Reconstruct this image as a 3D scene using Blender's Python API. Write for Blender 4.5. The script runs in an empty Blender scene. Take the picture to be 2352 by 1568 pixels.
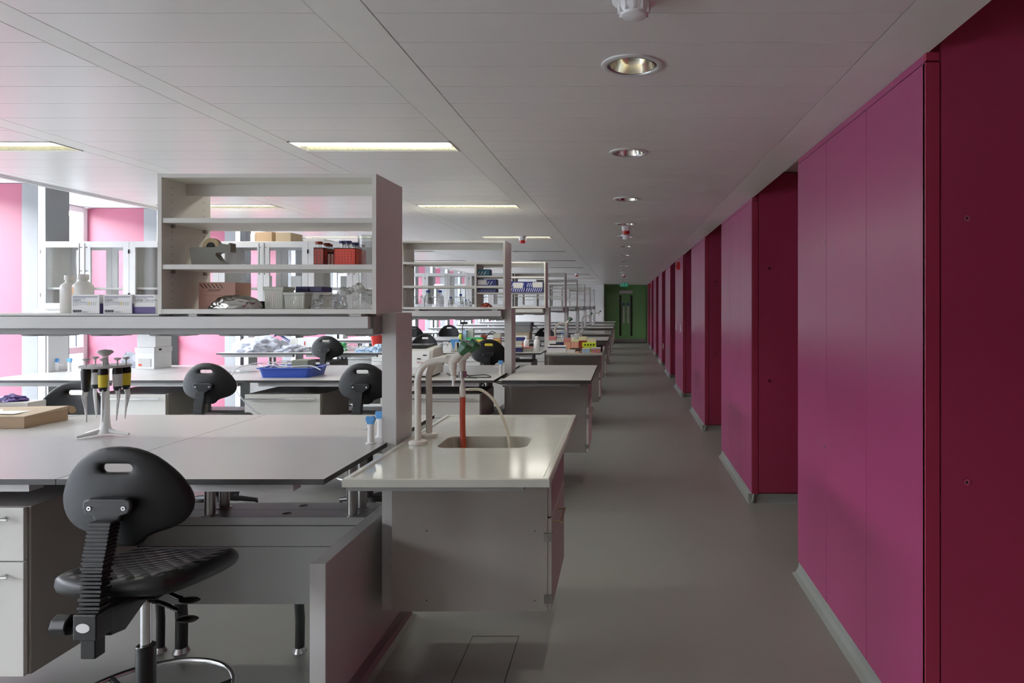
import bpy, bmesh, math, random
from mathutils import Vector, Matrix, noise
random.seed(7)
SC = bpy.context.scene
COL = SC.collection
PI = math.pi
H = 1.6            # eye height
ZC = 2.476         # ceiling
BT = 0.987         # bench top
PITCH = 3.115
Y0 = 2.366
DEPTH = 1.39
YFAR = 28.65
WALLX = 1.0476

def X(px, Y): return (px-1430.0)*Y/1540.0     # metres across, at depth Y
def Z(py, Y): return H-(py-701.0)*Y/1540.0    # height, at depth Y
def YB(py): return (H-BT)*1540.0/(py-701.0)   # depth of a spot on a bench top

# ---------------------------------------------------------------- materials
def s2l(c):
    c = c/255.0
    return c/12.92 if c <= 0.04045 else ((c+0.055)/1.055)**2.4
def mat(name, rgb, rough=0.5, metal=0.0, spec=0.5, var=0.06, nscale=6.0, stretch=(1,1,1), bump=0.0, bscale=200.0, coat=0.0, emit=None, estr=0.0, rvar=0.05):
    m = bpy.data.materials.new(name); m.use_nodes = True
    nt = m.node_tree; b = nt.nodes['Principled BSDF']
    col = tuple(s2l(v) for v in rgb)
    tc = nt.nodes.new('ShaderNodeTexCoord'); mp = nt.nodes.new('ShaderNodeMapping'); mp.inputs['Scale'].default_value = stretch
    nz = nt.nodes.new('ShaderNodeTexNoise'); nz.inputs['Scale'].default_value = nscale; nz.inputs['Detail'].default_value = 4
    nt.links.new(tc.outputs['Object'], mp.inputs[0]); nt.links.new(mp.outputs[0], nz.inputs['Vector'])
    mx = nt.nodes.new('ShaderNodeMix'); mx.data_type = 'RGBA'
    mx.inputs[6].default_value = tuple(c*(1-var) for c in col)+(1,); mx.inputs[7].default_value = tuple(min(1, c*(1+var)) for c in col)+(1,)
    nt.links.new(nz.outputs[0], mx.inputs[0]); nt.links.new(mx.outputs[2], b.inputs['Base Color'])
    mr = nt.nodes.new('ShaderNodeMapRange'); mr.inputs[3].default_value = max(0.02, rough-rvar); mr.inputs[4].default_value = min(1, rough+rvar)
    nt.links.new(nz.outputs[0], mr.inputs[0]); nt.links.new(mr.outputs[0], b.inputs['Roughness'])
    b.inputs['Metallic'].default_value = metal; b.inputs['Specular IOR Level'].default_value = spec
    b.inputs['Coat Weight'].default_value = coat; b.inputs['Coat Roughness'].default_value = 0.12
    if bump:
        n2 = nt.nodes.new('ShaderNodeTexNoise'); n2.inputs['Scale'].default_value = bscale
        bp = nt.nodes.new('ShaderNodeBump'); bp.inputs['Strength'].default_value = bump; bp.inputs['Distance'].default_value = 0.002
        nt.links.new(tc.outputs['Object'], n2.inputs['Vector']); nt.links.new(n2.outputs[0], bp.inputs['Height']); nt.links.new(bp.outputs[0], b.inputs['Normal'])
    if emit:
        b.inputs['Emission Color'].default_value = tuple(s2l(v) for v in emit)+(1,); b.inputs['Emission Strength'].default_value = estr
    return m
def clear(name, rgb=(235,240,242), gloss=0.12, rough=0.05, body=0.0, brgb=None):
    m = bpy.data.materials.new(name); m.use_nodes = True; nt = m.node_tree; nt.nodes.clear()
    o = nt.nodes.new('ShaderNodeOutputMaterial'); t = nt.nodes.new('ShaderNodeBsdfTransparent'); g = nt.nodes.new('ShaderNodeBsdfGlossy')
    t.inputs[0].default_value = tuple(s2l(v) for v in rgb)+(1,); g.inputs['Roughness'].default_value = rough
    lw = nt.nodes.new('ShaderNodeLayerWeight'); lw.inputs[0].default_value = 0.5; fr = nt.nodes.new('ShaderNodeMath'); fr.operation = 'POWER'; fr.inputs[1].default_value = 4.0; nt.links.new(lw.outputs['Facing'], fr.inputs[0])
    ad = nt.nodes.new('ShaderNodeMath'); ad.operation = 'ADD'; ad.inputs[1].default_value = gloss*0.3; ad.use_clamp = True
    nt.links.new(fr.outputs[0], ad.inputs[0])
    mx = nt.nodes.new('ShaderNodeMixShader'); nt.links.new(ad.outputs[0], mx.inputs[0]); nt.links.new(t.outputs[0], mx.inputs[1]); nt.links.new(g.outputs[0], mx.inputs[2])
    last = mx
    if body > 0:
        d = nt.nodes.new('ShaderNodeBsdfDiffuse'); d.inputs[0].default_value = tuple(s2l(v) for v in (brgb or rgb))+(1,)
        m2 = nt.nodes.new('ShaderNodeMixShader'); m2.inputs[0].default_value = body
        nt.links.new(mx.outputs[0], m2.inputs[1]); nt.links.new(d.outputs[0], m2.inputs[2]); last = m2
    nt.links.new(last.outputs[0], o.inputs[0])
    return m

M = {}
M['white'] = mat('white_laminate', (214,212,204), 0.42)
M['whitemetal'] = mat('white_powdercoat', (205,204,200), 0.4)
M['greycab'] = mat('grey_melamine', (148,144,136), 0.45)
M['panel'] = mat('grey_panel', (134,133,130), 0.4)
M['post'] = mat('silver_paint', (200,199,196), 0.38, metal=0.0)
M['top'] = mat('laminate_top', (178,176,172), 0.33, nscale=3, stretch=(0.4,6,1), var=0.04)
M['edge'] = mat('dark_core', (36,34,32), 0.5)
M['sink'] = mat('white_solid_surface', (186,186,174), 0.13, coat=0.5, rvar=0.02)
M['basin'] = mat('basin_grey', (165,162,150), 0.3)
M['ceil'] = mat('ceiling_metal', (222,219,214), 0.30, nscale=2, stretch=(0.3,3,1), var=0.03, spec=0.5)
M['ceilb'] = mat('ceiling_band', (226,225,218), 0.4)
M['dark'] = mat('shadow_gap', (22,22,22), 0.8)
M['gap'] = mat('ceiling_void', (70,70,70), 0.8)
M['chrome'] = mat('chrome', (210,210,210), 0.14, metal=1)
M['steel'] = mat('brushed_steel', (150,148,145), 0.32, metal=1, nscale=20, stretch=(1,1,0.1))
M['floor'] = mat('vinyl_floor', (122,122,115), 0.36, nscale=14, stretch=(0.6,2.2,1), var=0.09, bump=0.05, bscale=60, rvar=0.08)
M['cove'] = mat('cove_grey', (128,132,128), 0.45)
M['black'] = mat('black_polyurethane', (17,17,17), 0.5, spec=0.3, bump=0.12, bscale=500)
M['blackp'] = mat('black_plastic', (12,12,12), 0.35, spec=0.4)
M['rubber'] = mat('black_rubber', (14,14,14), 0.5)
M['mag'] = mat('magenta_laminate', (150,46,98), 0.30, spec=0.8, nscale=3, stretch=(1,1,0.4), var=0.03, rvar=0.008)
M['mag2'] = mat('crimson_laminate', (152,46,76), 0.4, nscale=3, var=0.04, rvar=0.01)
M['magedge'] = mat('red_edge', (150,40,66), 0.42)
M['pinkcol'] = mat('pink_column', (152,72,94), 0.45, var=0.03, nscale=1)
M['greycol'] = mat('grey_column', (128,129,131), 0.45)
M['darkcol'] = mat('dark_grey_column', (104,105,106), 0.45)
M['frame'] = mat('white_frame', (235,235,235), 0.4)
M['green'] = mat('green_paint', (112,172,102), 0.4)
M['wall'] = mat('wall_white', (205,202,200), 0.6)
M['glass'] = clear('window_glass', (253,254,254), 0.05)
M['cabglass'] = clear('cabinet_glass', (251,252,252), 0.1)
M['red'] = mat('red_plastic', (196,34,22), 0.35)
M['darkred'] = mat('brick_red_plastic', (140,46,30), 0.4)
M['orange'] = mat('orange_plastic', (226,60,24), 0.4)
M['navy'] = mat('navy_plastic', (34,38,92), 0.4)
M['blue'] = mat('blue_plastic', (36,70,170), 0.35)
M['lblue'] = mat('light_blue_plastic', (78,150,216), 0.35)
M['whitep'] = mat('white_plastic', (232,232,230), 0.32)
M['taupe'] = mat('tape_dispenser_grey', (98,96,80), 0.4)
M['tape'] = mat('masking_tape', (190,168,122), 0.6)
M['card'] = mat('cardboard', (166,138,108), 0.75, nscale=12)
M['cardin'] = mat('cardboard_pale', (178,158,130), 0.75)
M['paper'] = mat('white_paper', (238,238,238), 0.7)
M['cloth'] = mat('white_cloth', (168,170,180), 0.85)
M['foil'] = mat('foil', (190,188,182), 0.16, metal=1, bump=1.0, bscale=45)
M['bag'] = clear('plastic_bag', (250,250,248), 0.5, 0.12, body=0.28, brgb=(220,222,220))
M['clear'] = clear('clear_plastic', (246,248,248), 0.35, 0.06, body=0.05, brgb=(220,224,224))
M['frost'] = clear('frosted_plastic', (240,242,238), 0.2, 0.3, body=0.7, brgb=(214,216,204))
M['pinkbox'] = mat('pink_card', (214,164,146), 0.6)
M['ink'] = mat('black_ink', (22,22,26), 0.6)
M['indigo'] = mat('indigo_ink', (36,30,92), 0.6)
M['purple'] = mat('purple_print', (98,84,140), 0.6)
M['purglove'] = mat('purple_nitrile', (70,44,120), 0.5)
M['yellow'] = mat('yellow_label', (214,190,40), 0.5)
M['ygreen'] = mat('fluorescent_yellow', (206,226,30), 0.45)
M['bgreen'] = mat('bright_green', (40,180,96), 0.45)
M['dgreen'] = mat('dark_green_tap', (34,92,54), 0.3)
M['hose'] = mat('red_rubber_hose', (176,62,34), 0.45)
M['chose'] = clear('clear_hose', (236,232,214), 0.4, 0.15, body=0.55, brgb=(226,220,200))
M['tapw'] = mat('tap_white', (206,202,192), 0.25)
M['orangel'] = mat('orange_label', (214,140,50), 0.5)
M['brass'] = mat('warm_steel', (196,186,140), 0.2, metal=1)
M['olive'] = mat('olive_grey_box', (120,124,104), 0.5)
M['machine'] = mat('machine_white', (206,206,196), 0.4)
M['teal'] = mat('teal_card', (28,98,116), 0.5)
M['royal'] = mat('royal_blue_card', (34,42,112), 0.5)
M['exit'] = mat('exit_sign_green', (10,120,90), 0.4, emit=(10,120,90), estr=0.3)
M['tubelit'] = mat('fluorescent_tube', (255,255,250), 0.5, emit=(255,254,244), estr=7.0)
M['louvre'] = mat('louvre_metal', (214,212,196), 0.2, metal=0.6)
M['reflit'] = mat('lit_reflector', (255,252,235), 0.25, emit=(255,254,240), estr=2.2)
M['lamp'] = mat('downlight_lamp_and_fill', (255,255,240), 0.4, emit=(255,248,205), estr=14.0)
M['reflect'] = mat('downlight_reflector', (225,222,208), 0.12, metal=1)
M['peach'] = mat('peach_plastic', (226,158,132), 0.5)
M['rose'] = mat('rose_plastic', (196,120,116), 0.5)
M['cream'] = mat('cream_plastic', (222,214,170), 0.5)
M['mesh'] = mat('mesh_cladding', (42,48,60), 0.6)
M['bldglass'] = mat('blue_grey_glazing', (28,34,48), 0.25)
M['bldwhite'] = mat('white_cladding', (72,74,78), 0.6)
M['pave'] = mat('paving', (170,170,168), 0.8)
M['milky'] = mat('milky_plastic', (206,204,198), 0.35)
M['wtube'] = clear('milky_tubing', (248,248,250), 0.4, 0.15, body=0.4, brgb=(236,236,240))
M['skyb'] = mat('sky_blue_film', (170,198,226), 0.4)

# ---------------------------------------------------------------- mesh builder
class MB:
    def __init__(s): s.bm = bmesh.new()
    def _f(s, vs, mi=0):
        try:
            f = s.bm.faces.new(vs); f.material_index = mi; return f
        except ValueError: return None
    def hexa(s, p, mi=0, mtop=None):
        v = [s.bm.verts.new(q) for q in p]
        for k, ids in enumerate(((3,2,1,0),(4,5,6,7),(0,1,5,4),(1,2,6,5),(2,3,7,6),(3,0,4,7))):
            s._f([v[i] for i in ids], (mtop if (k == 1 and mtop is not None) else mi))
        return s
    def box(s, x0, x1, y0, y1, z0, z1, mi=0, mtop=None):
        s.hexa([(x0,y0,z0),(x1,y0,z0),(x1,y1,z0),(x0,y1,z0),(x0,y0,z1),(x1,y0,z1),(x1,y1,z1),(x0,y1,z1)], mi, mtop)
        return s
    def ring(s, c, u, v, r, seg, r2=None):
        r2 = r if r2 is None else r2
        return [s.bm.verts.new(c+u*(math.cos(2*PI*i/seg)*r)+v*(math.sin(2*PI*i/seg)*r2)) for i in range(seg)]
    def loft(s, a, b, mi=0):
        n = len(a)
        for i in range(n): s._f((a[i], a[(i+1)%n], b[(i+1)%n], b[i]), mi)
    def cyl(s, p0, p1, r0, r1=None, seg=16, mi=0, caps=True):
        p0, p1 = Vector(p0), Vector(p1); r1 = r0 if r1 is None else r1
        d = (p1-p0).normalized(); u = d.orthogonal().normalized(); v = d.cross(u)
        a = s.ring(p0,u,v,r0,seg); b = s.ring(p1,u,v,r1,seg); s.loft(a,b,mi)
        if caps: s._f(a[::-1],mi); s._f(b,mi)
        return s
    def tube(s, pts, r, seg=10, mi=0, closed=False):
        pts = [Vector(p) for p in pts]; n = len(pts); rings = []; u = None
        for i, p in enumerate(pts):
            if closed: t = pts[(i+1)%n]-pts[i-1]
            else: t = pts[min(i+1,n-1)]-pts[max(i-1,0)]
            t.normalize()
            if u is None: u = t.orthogonal().normalized()
            else:
                u = (u-t*u.dot(t)); u = u.normalized() if u.length > 1e-5 else t.orthogonal().normalized()
            v = t.cross(u); rr = r[i] if isinstance(r,(list,tuple)) else r
            rings.append(s.ring(p,u,v,rr,seg))
        for i in range(n-1): s.loft(rings[i], rings[i+1], mi)
        if closed: s.loft(rings[-1], rings[0], mi)
        else: s._f(rings[0][::-1],mi); s._f(rings[-1],mi)
        return s
    def lathe(s, c, prof, seg=24, mi=0, cap=True, sx=1, sy=1):
        c = Vector(c); rs = []
        for r, z in prof:
            rs.append([s.bm.verts.new(c+Vector((math.cos(2*PI*i/seg)*r*sx, math.sin(2*PI*i/seg)*r*sy, z))) for i in range(seg)])
        for a, b in zip(rs, rs[1:]): s.loft(a,b,mi)
        if cap: s._f(rs[0][::-1],mi); s._f(rs[-1],mi)
        return s
    def prism(s, pts, axis, a0, a1, mi=0):
        def mk(q, a): return {'x':(a,q[0],q[1]),'y':(q[0],a,q[1]),'z':(q[0],q[1],a)}[axis]
        A = [s.bm.verts.new(mk(q,a0)) for q in pts]; B = [s.bm.verts.new(mk(q,a1)) for q in pts]
        s.loft(A,B,mi); s._f(A[::-1],mi); s._f(B,mi)
        return s
    def quad(s, a, b, c, d, mi=0):
        s._f([s.bm.verts.new(p) for p in (a,b,c,d)], mi); return s
    def rot(s, ang, c, axis='Z'):
        bmesh.ops.rotate(s.bm, verts=s.bm.verts, cent=Vector(c), matrix=Matrix.Rotation(ang,3,axis)); return s
    def done(s, name, mats, parent=None, smooth=None, bevel=0.0, local=False, org=None):
        bmesh.ops.recalc_face_normals(s.bm, faces=s.bm.faces)
        off = Vector((0,0,0))
        if parent is not None and not local:
            q = parent
            while q is not None: off += q.location; q = q.parent
        elif parent is None:
            off = Vector(org) if org else None
            if off is None:
                xs = [v.co for v in s.bm.verts]
                off = Vector(((min(v.x for v in xs)+max(v.x for v in xs))/2, (min(v.y for v in xs)+max(v.y for v in xs))/2, min(v.z for v in xs)))
        bmesh.ops.translate(s.bm, verts=s.bm.verts, vec=-off)
        me = bpy.data.meshes.new(name); s.bm.to_mesh(me); s.bm.free()
        for m in (mats if isinstance(mats,(list,tuple)) else [mats]): me.materials.append(M[m] if isinstance(m,str) else m)
        if smooth:
            for p in me.polygons: p.use_smooth = True
            me.set_sharp_from_angle(angle=math.radians(smooth))
        o = bpy.data.objects.new(name, me); COL.objects.link(o)
        if parent is not None: o.parent = parent
        else: o.location = off
        if bevel:
            b = o.modifiers.new('bevel','BEVEL'); b.width = bevel; b.segments = 2; b.limit_method = 'ANGLE'; b.harden_normals = False
        return o

def tag(o, label=None, cat=None, group=None, kind=None):
    if label: o['label'] = label
    if cat: o['category'] = cat
    if group: o['group'] = group
    if kind: o['kind'] = kind
    return o
def thing(name, loc, label, cat, group=None, rz=0.0):
    o = bpy.data.objects.new(name, None); COL.objects.link(o); o.location = loc; o.rotation_euler = (0,0,rz); o.empty_display_size = 0.1
    return tag(o, label, cat, group)
def struct(o): o['kind'] = 'structure'; return o
def copy_tree(o, parent=None):
    c = o.copy(); COL.objects.link(c); c.parent = parent
    for ch in list(o.children): copy_tree(ch, c)
    return c
def spl(pts, n=8):
    pts = [Vector(p) for p in pts]; out = []
    P = [pts[0]*2-pts[1]]+pts+[pts[-1]*2-pts[-2]]
    for i in range(1, len(P)-2):
        a,b,c,d = P[i-1],P[i],P[i+1],P[i+2]
        for k in range(n):
            t = k/n
            out.append(0.5*((2*b)+(c-a)*t+(2*a-5*b+4*c-d)*t*t+(-a+3*b-3*c+d)*t**3))
    out.append(pts[-1]); return out
def text(s, size, m, parent, loc, rot=(PI/2,0,0), name='printed_text', align='LEFT', bold=0.0):
    cu = bpy.data.curves.new('t','FONT'); cu.body = s; cu.size = size; cu.align_x = align; cu.resolution_u = 2; cu.offset = bold
    t = bpy.data.objects.new('t', cu); COL.objects.link(t)
    dg = bpy.context.evaluated_depsgraph_get(); dg.update()
    me = bpy.data.meshes.new_from_object(t.evaluated_get(dg)); bpy.data.objects.remove(t); bpy.data.curves.remove(cu)
    me.materials.clear(); me.materials.append(M[m]); me.name = name
    o = bpy.data.objects.new(name, me); COL.objects.link(o)
    off = Vector((0,0,0)); q = parent
    while q is not None: off += q.location; q = q.parent
    o.parent = parent; o.location = Vector(loc)-off; o.rotation_euler = rot
    return o
def crumple(c, size, seed=0, sub=4, amp=0.35, freq=2.2, floor=True, fine=0.12):
    b = MB(); bmesh.ops.create_icosphere(b.bm, subdivisions=sub, radius=1.0)
    for v in b.bm.verts:
        d = v.co.normalized(); q = d*freq+Vector((seed*3.1,seed*1.7,seed))
        n = noise.noise(q)*amp + (0.5-abs(noise.noise(q*2.3)))*amp*0.8 + (0.5-abs(noise.noise(q*5.1)))*fine
        p = d*(0.85+n)
        z = p.z
        if floor: z = max(z, -0.02)
        v.co = Vector((c[0]+p.x*size[0], c[1]+p.y*size[1], c[2]+max(0,z)*size[2] if floor else c[2]+z*size[2]))
    return b
def seat_mat():
    m = mat('black_seat',(15,15,15),0.42,spec=0.4); nt = m.node_tree; b = nt.nodes['Principled BSDF']
    tc = nt.nodes.new('ShaderNodeTexCoord'); mp = nt.nodes.new('ShaderNodeMapping'); mp.inputs['Rotation'].default_value = (0,0,PI/4); mp.inputs['Scale'].default_value = (27,27,0.001)
    v = nt.nodes.new('ShaderNodeTexVoronoi'); v.inputs['Randomness'].default_value = 0.0; v.inputs['Scale'].default_value = 1.0
    g = nt.nodes.new('ShaderNodeNewGeometry'); sp = nt.nodes.new('ShaderNodeSeparateXYZ'); mr = nt.nodes.new('ShaderNodeMapRange'); mr.inputs[1].default_value = 0.90; mr.inputs[2].default_value = 0.97; mr.inputs[4].default_value = 0.9
    bp = nt.nodes.new('ShaderNodeBump'); bp.inputs['Distance'].default_value = 0.010; bp.invert = True
    nt.links.new(tc.outputs['Object'],mp.inputs[0]); nt.links.new(mp.outputs[0],v.inputs['Vector']); nt.links.new(v.outputs['Distance'],bp.inputs['Height'])
    nt.links.new(g.outputs['Normal'],sp.inputs[0]); nt.links.new(sp.outputs[2],mr.inputs[0]); nt.links.new(mr.outputs[0],bp.inputs['Strength']); nt.links.new(bp.outputs[0],b.inputs['Normal'])
    return m
M['seat'] = seat_mat()
ORD = ['nearest','second','third','fourth','fifth','sixth','seventh','eighth']
# ---------------------------------------------------------------- the room
XL = -6.15     # window wall
b = MB(); b.box(XL-0.1, 2.4, -3.2, YFAR+0.1, -0.1, 0.0); struct(b.done('floor','floor', org=(0,0,0)))
b = MB()
for (xa,xb_) in ((-0.727,-0.723),(-0.504,-0.50)): b.box(xa,xb_,2.55,3.246,0.0002,0.0012)
b.box(-0.727,-0.50,3.242,3.246,0.0002,0.0012); b.box(-0.727,-0.50,2.55,2.554,0.0002,0.0012)
struct(b.done('trim_1','edge'))
# ceiling: planks across, with longitudinal bands
b = MB()
bands = [(-0.9204,-0.755),(-1.918,-1.798),(-3.056,-2.926)]
bays = [(-0.750,0.841),(-1.794,-0.9225),(-2.922,-1.922),(-4.062,-3.060)]
lightsY = [3.62, 5.86, 8.72, 10.95, 13.2, 15.7, 18.8, 21.9, 25.0]
PW = 0.2246
def planks(x0,x1,skip):
    y = 2.013-PW*23
    while y < YFAR:
        y1 = min(y+PW-0.0035, YFAR)
        if not any(abs((y+PW/2)-s) < PW*0.5 for s in skip): b.box(x0,x1,y,y1,ZC,ZC+0.02)
        y += PW
fixY = []
for Yl in lightsY:
    k = round((Yl-PW/2-(2.013-PW*23))/PW); fixY.append(2.013-PW*23+k*PW+PW/2)
dly = [2.448,3.845,5.53,7.21,8.55,9.95,11.7,13.3,14.9,16.5,18.0,19.4,20.9,22.5,24.2,25.9,27.4]
planks(*bays[0], [])
cor = b.done('ceiling','ceil', org=(0,0,ZC)); struct(cor)
cb = MB()
for y in dly: cb.cyl((0.036,y,ZC-0.1),(0.036,y,ZC+0.1),0.094,seg=40)
cut = cb.done('cutter','ceil'); bm_ = cor.modifiers.new('b','BOOLEAN'); bm_.object = cut; bm_.solver = 'EXACT'; bm_.use_self = False
dg = bpy.context.evaluated_depsgraph_get(); me = bpy.data.meshes.new_from_object(cor.evaluated_get(dg)); cor.modifiers.clear(); cor.data = me; bpy.data.objects.remove(cut)
b = MB(); b.box(-0.7525,0.8435,-3.2,YFAR,ZC+0.13,ZC+0.15,0); struct(b.done('ceiling.003','gap'))
b = MB()
for i,(x0,x1) in enumerate(bays[1:],1): planks(x0,x1, fixY if i in (1,3) else [])
for x0,x1 in bands: b.box(x0,x1,-3.2,YFAR,ZC,ZC+0.02,1)
b.box(0.846,WALLX+0.012,-3.2,YFAR,ZC,ZC+0.05,1)
b.box(-4.14,-4.066,-3.2,YFAR,ZC,ZC+0.03,1)
for k in range(3): b.box(-4.175-k*0.045,-4.155-k*0.045,-3.2,YFAR,ZC,ZC+0.002,1)
b.box(-4.2795,-4.1405,-3.2,YFAR,ZC+0.0035,ZC+0.012,3)
b.box(-4.29,-4.28,-3.2,YFAR,ZC,2.71,1)
b.box(-4.28,-0.755,-3.2,YFAR,ZC+0.06,ZC+0.08,2)
struct(b.done('ceiling.004',['ceil','ceilb','gap','dark'], org=(0,0,ZC)))
b = MB(); b.box(XL-0.1,-4.28,-3.2,YFAR,2.715,2.75); struct(b.done('ceiling.001','frame'))
b = MB(); b.box(WALLX+0.012,2.4,-3.2,YFAR,2.68,2.72); struct(b.done('ceiling.002','ceilb'))
b = MB(); b.box(XL-0.1,2.4,-3.3,YFAR+0.1,2.77,2.9); struct(b.done('ceiling.005','gap'))
b = MB(); b.box(WALLX+0.0125,WALLX+0.0155,-3.2,YFAR,ZC+0.051,2.679); struct(b.done('trim_2','ceilb'))
# walls
b = MB(); b.box(XL-0.1,2.4,-3.3,-3.2,0,2.75); struct(b.done('wall_back','wall'))
b = MB(); b.box(2.3,2.4,-3.2,YFAR,0,2.7); struct(b.done('wall_right','mag2'))
b = MB(); b.box(-0.78,1.6,YFAR,YFAR+0.1,0,2.7); struct(b.done('wall_far','green'))
b = MB(); b.box(XL-0.1,-0.80,YFAR-0.3,YFAR-0.05,0,2.75); b.box(-0.83,-0.77,YFAR-1.0,YFAR,0,ZC); struct(b.done('wall_left','wall'))
# double door
d = thing('door_1',(0.14,YFAR,0),None,None); d['kind']='structure'
for sx in (-1,1):
    x0,x1 = sorted((0.14+sx*0.005,0.14+sx*0.85))
    lf = MB().box(x0,x1,YFAR-0.05,YFAR-0.003,0.02,2.12).done('door_leaf','green',d)
    MB().box(x0+0.01,x1-0.01,YFAR-0.056,YFAR-0.05,0.02,0.17).done('kick_plate','steel',lf)
    xp = 0.14+sx*0.09; MB().box(xp-0.035,xp+0.035,YFAR-0.056,YFAR-0.05,0.84,1.56).done('push_plate','post',lf)
    MB().cyl((xp,YFAR-0.05,1.65),(xp,YFAR-0.058,1.65),0.05).done('blue_disc','blue',lf)
    xv = 0.14+sx*0.235; MB().box(xv-0.045,xv+0.045,YFAR-0.056,YFAR-0.048,0.30,2.03).done('vision_panel','edge',lf)
MB().box(-0.13,0.43,YFAR-0.12,YFAR-0.05,2.10,2.23).done('door_closer','post',d)
# window wall: piers every half pitch
npier = range(-5,15)
for k in npier:
    y = 6.11+1.5575*k
    c = thing('pier',(-5.8,y,0),None,None); c['kind']='structure'; c.name='trim_%d'%(k+12)
    MB().box(XL+0.03,-5.475,y,y+0.10,0,2.71).done('pink_face','pinkcol',c)
    MB().box(-5.475,-5.33,y,y+0.10,0,2.71).done('grey_face','greycol',c)
    MB().box(-5.33,-5.262,y+0.002,y+0.262,0,2.71,0).done('mullion','frame',c)
    MB().box(-5.2615,-5.258,y,y+0.262,0,2.71).done('dark_face','darkcol',c)
    MB().box(XL+0.03,-5.33,y+0.10,y+0.12,0,2.71).done('rear_face','greycol',c)
    if k < 14:
        w = thing('window_%d'%(k+6),(XL,y+0.8,0),None,None); w['kind']='structure'
        f = MB(); ya,yb = y+0.12,y+1.5575
        f.box(XL-0.04,XL+0.03,ya,ya+0.06,0,2.71); f.box(XL-0.04,XL+0.03,yb-0.06,yb,0,2.71)
        for z0,z1 in ((0,0.12),(1.06,1.13),(2.65,2.71)): f.box(XL-0.04,XL+0.025,ya+0.06,yb-0.06,z0,z1)
        f.done('window_frame','frame',w)
        MB().box(XL-0.008,XL-0.002,ya+0.06,yb-0.06,0.12,2.65).done('pane','glass',w)
# building and ground outside
ex = thing('opposite_building',(-17,12,0),'white and blue-grey building with mesh cladding across the courtyard outside the windows','building')
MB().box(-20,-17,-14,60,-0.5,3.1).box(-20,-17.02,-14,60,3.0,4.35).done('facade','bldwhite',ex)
g = MB()
for z0,z1 in ((0.2,1.85),(2.15,2.85)):
    y=-14
    while y < 58: g.box(-17.01,-16.97,y,y+1.9,z0,z1); y += 2.05
g.done('glazing','bldglass',ex)
g = MB(); y=-14
while y < 58: g.box(-17.05,-16.97,y,y+2.3,3.2,4.2); y += 2.36
g.done('mesh_cladding','mesh',ex)
b = MB(); b.box(-40,XL-0.1,-20,70,-0.6,-0.45); tag(b.done('courtyard_ground','pave'),kind='structure')

# ---------------------------------------------------------------- magenta cupboards on the corridor wall
def cupboard(y0, i):
    n = ORD[i] if i < 8 else 'ninth'
    t = thing('tall_cupboard',(WALLX+0.7,y0+0.85,0),'tall magenta corridor cupboard, %s from the camera' % n,'cupboard','magenta cupboards along the corridor')
    L = 1.69 if i < 8 else 1.43
    MB().box(WALLX+0.0165,2.25,y0+0.016,y0+L,0.07,2.675).done('carcass','magedge',t)
    for k in range(3 if i < 8 else 2):
        a = y0+0.004+k*0.562; MB().box(WALLX,WALLX+0.018,a,a+0.558,0.075,2.44).done('side_panel','mag',t,bevel=0.001)
    MB().box(WALLX+0.004,WALLX+0.02,y0,y0+L,2.446,2.474).done('top_trim','mag',t)
    MB().box(WALLX,WALLX+0.048,y0-0.004,y0+0.018,0.075,2.44).box(WALLX+0.002,WALLX+0.048,y0-0.003,y0+0.018,2.446,2.474).done('edge_post','magedge',t)
    dr = MB().box(WALLX+0.054,2.2,y0-0.004,y0+0.018,0.085,2.672).done('end_door','mag2',t)
    for z in (0.99,1.90):
        MB().cyl((WALLX+0.14,y0-0.004,z),(WALLX+0.14,y0-0.009,z),0.011).cyl((WALLX+0.14,y0-0.009,z),(WALLX+0.14,y0-0.0095,z),0.005,mi=1).done('door_lock',['chrome','ink'],dr,smooth=30)
    sd = None
    for z in (0.87,1.93):
        MB().cyl((WALLX,y0+1.15,z),(WALLX-0.004,y0+1.15,z),0.008).done('panel_lock','chrome',t)
    # coved skirting
    prof = [(0,0),(0.0,0.075),(-0.004,0.07),(-0.010,0.035),(-0.022,0.012),(-0.045,0.001),(-0.045,0)]
    s = MB(); s.prism([(WALLX+0.012+p[0],p[1]) for p in prof],'y',y0-0.03,y0+L)
    s.prism([(y0+0.01+p[0],p[1]) for p in prof],'x',WALLX-0.03,2.2)
    struct(s.done('baseboard_right','cove'))
for i in range(9): cupboard(2.321+PITCH*0.998*i, i)
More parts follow.
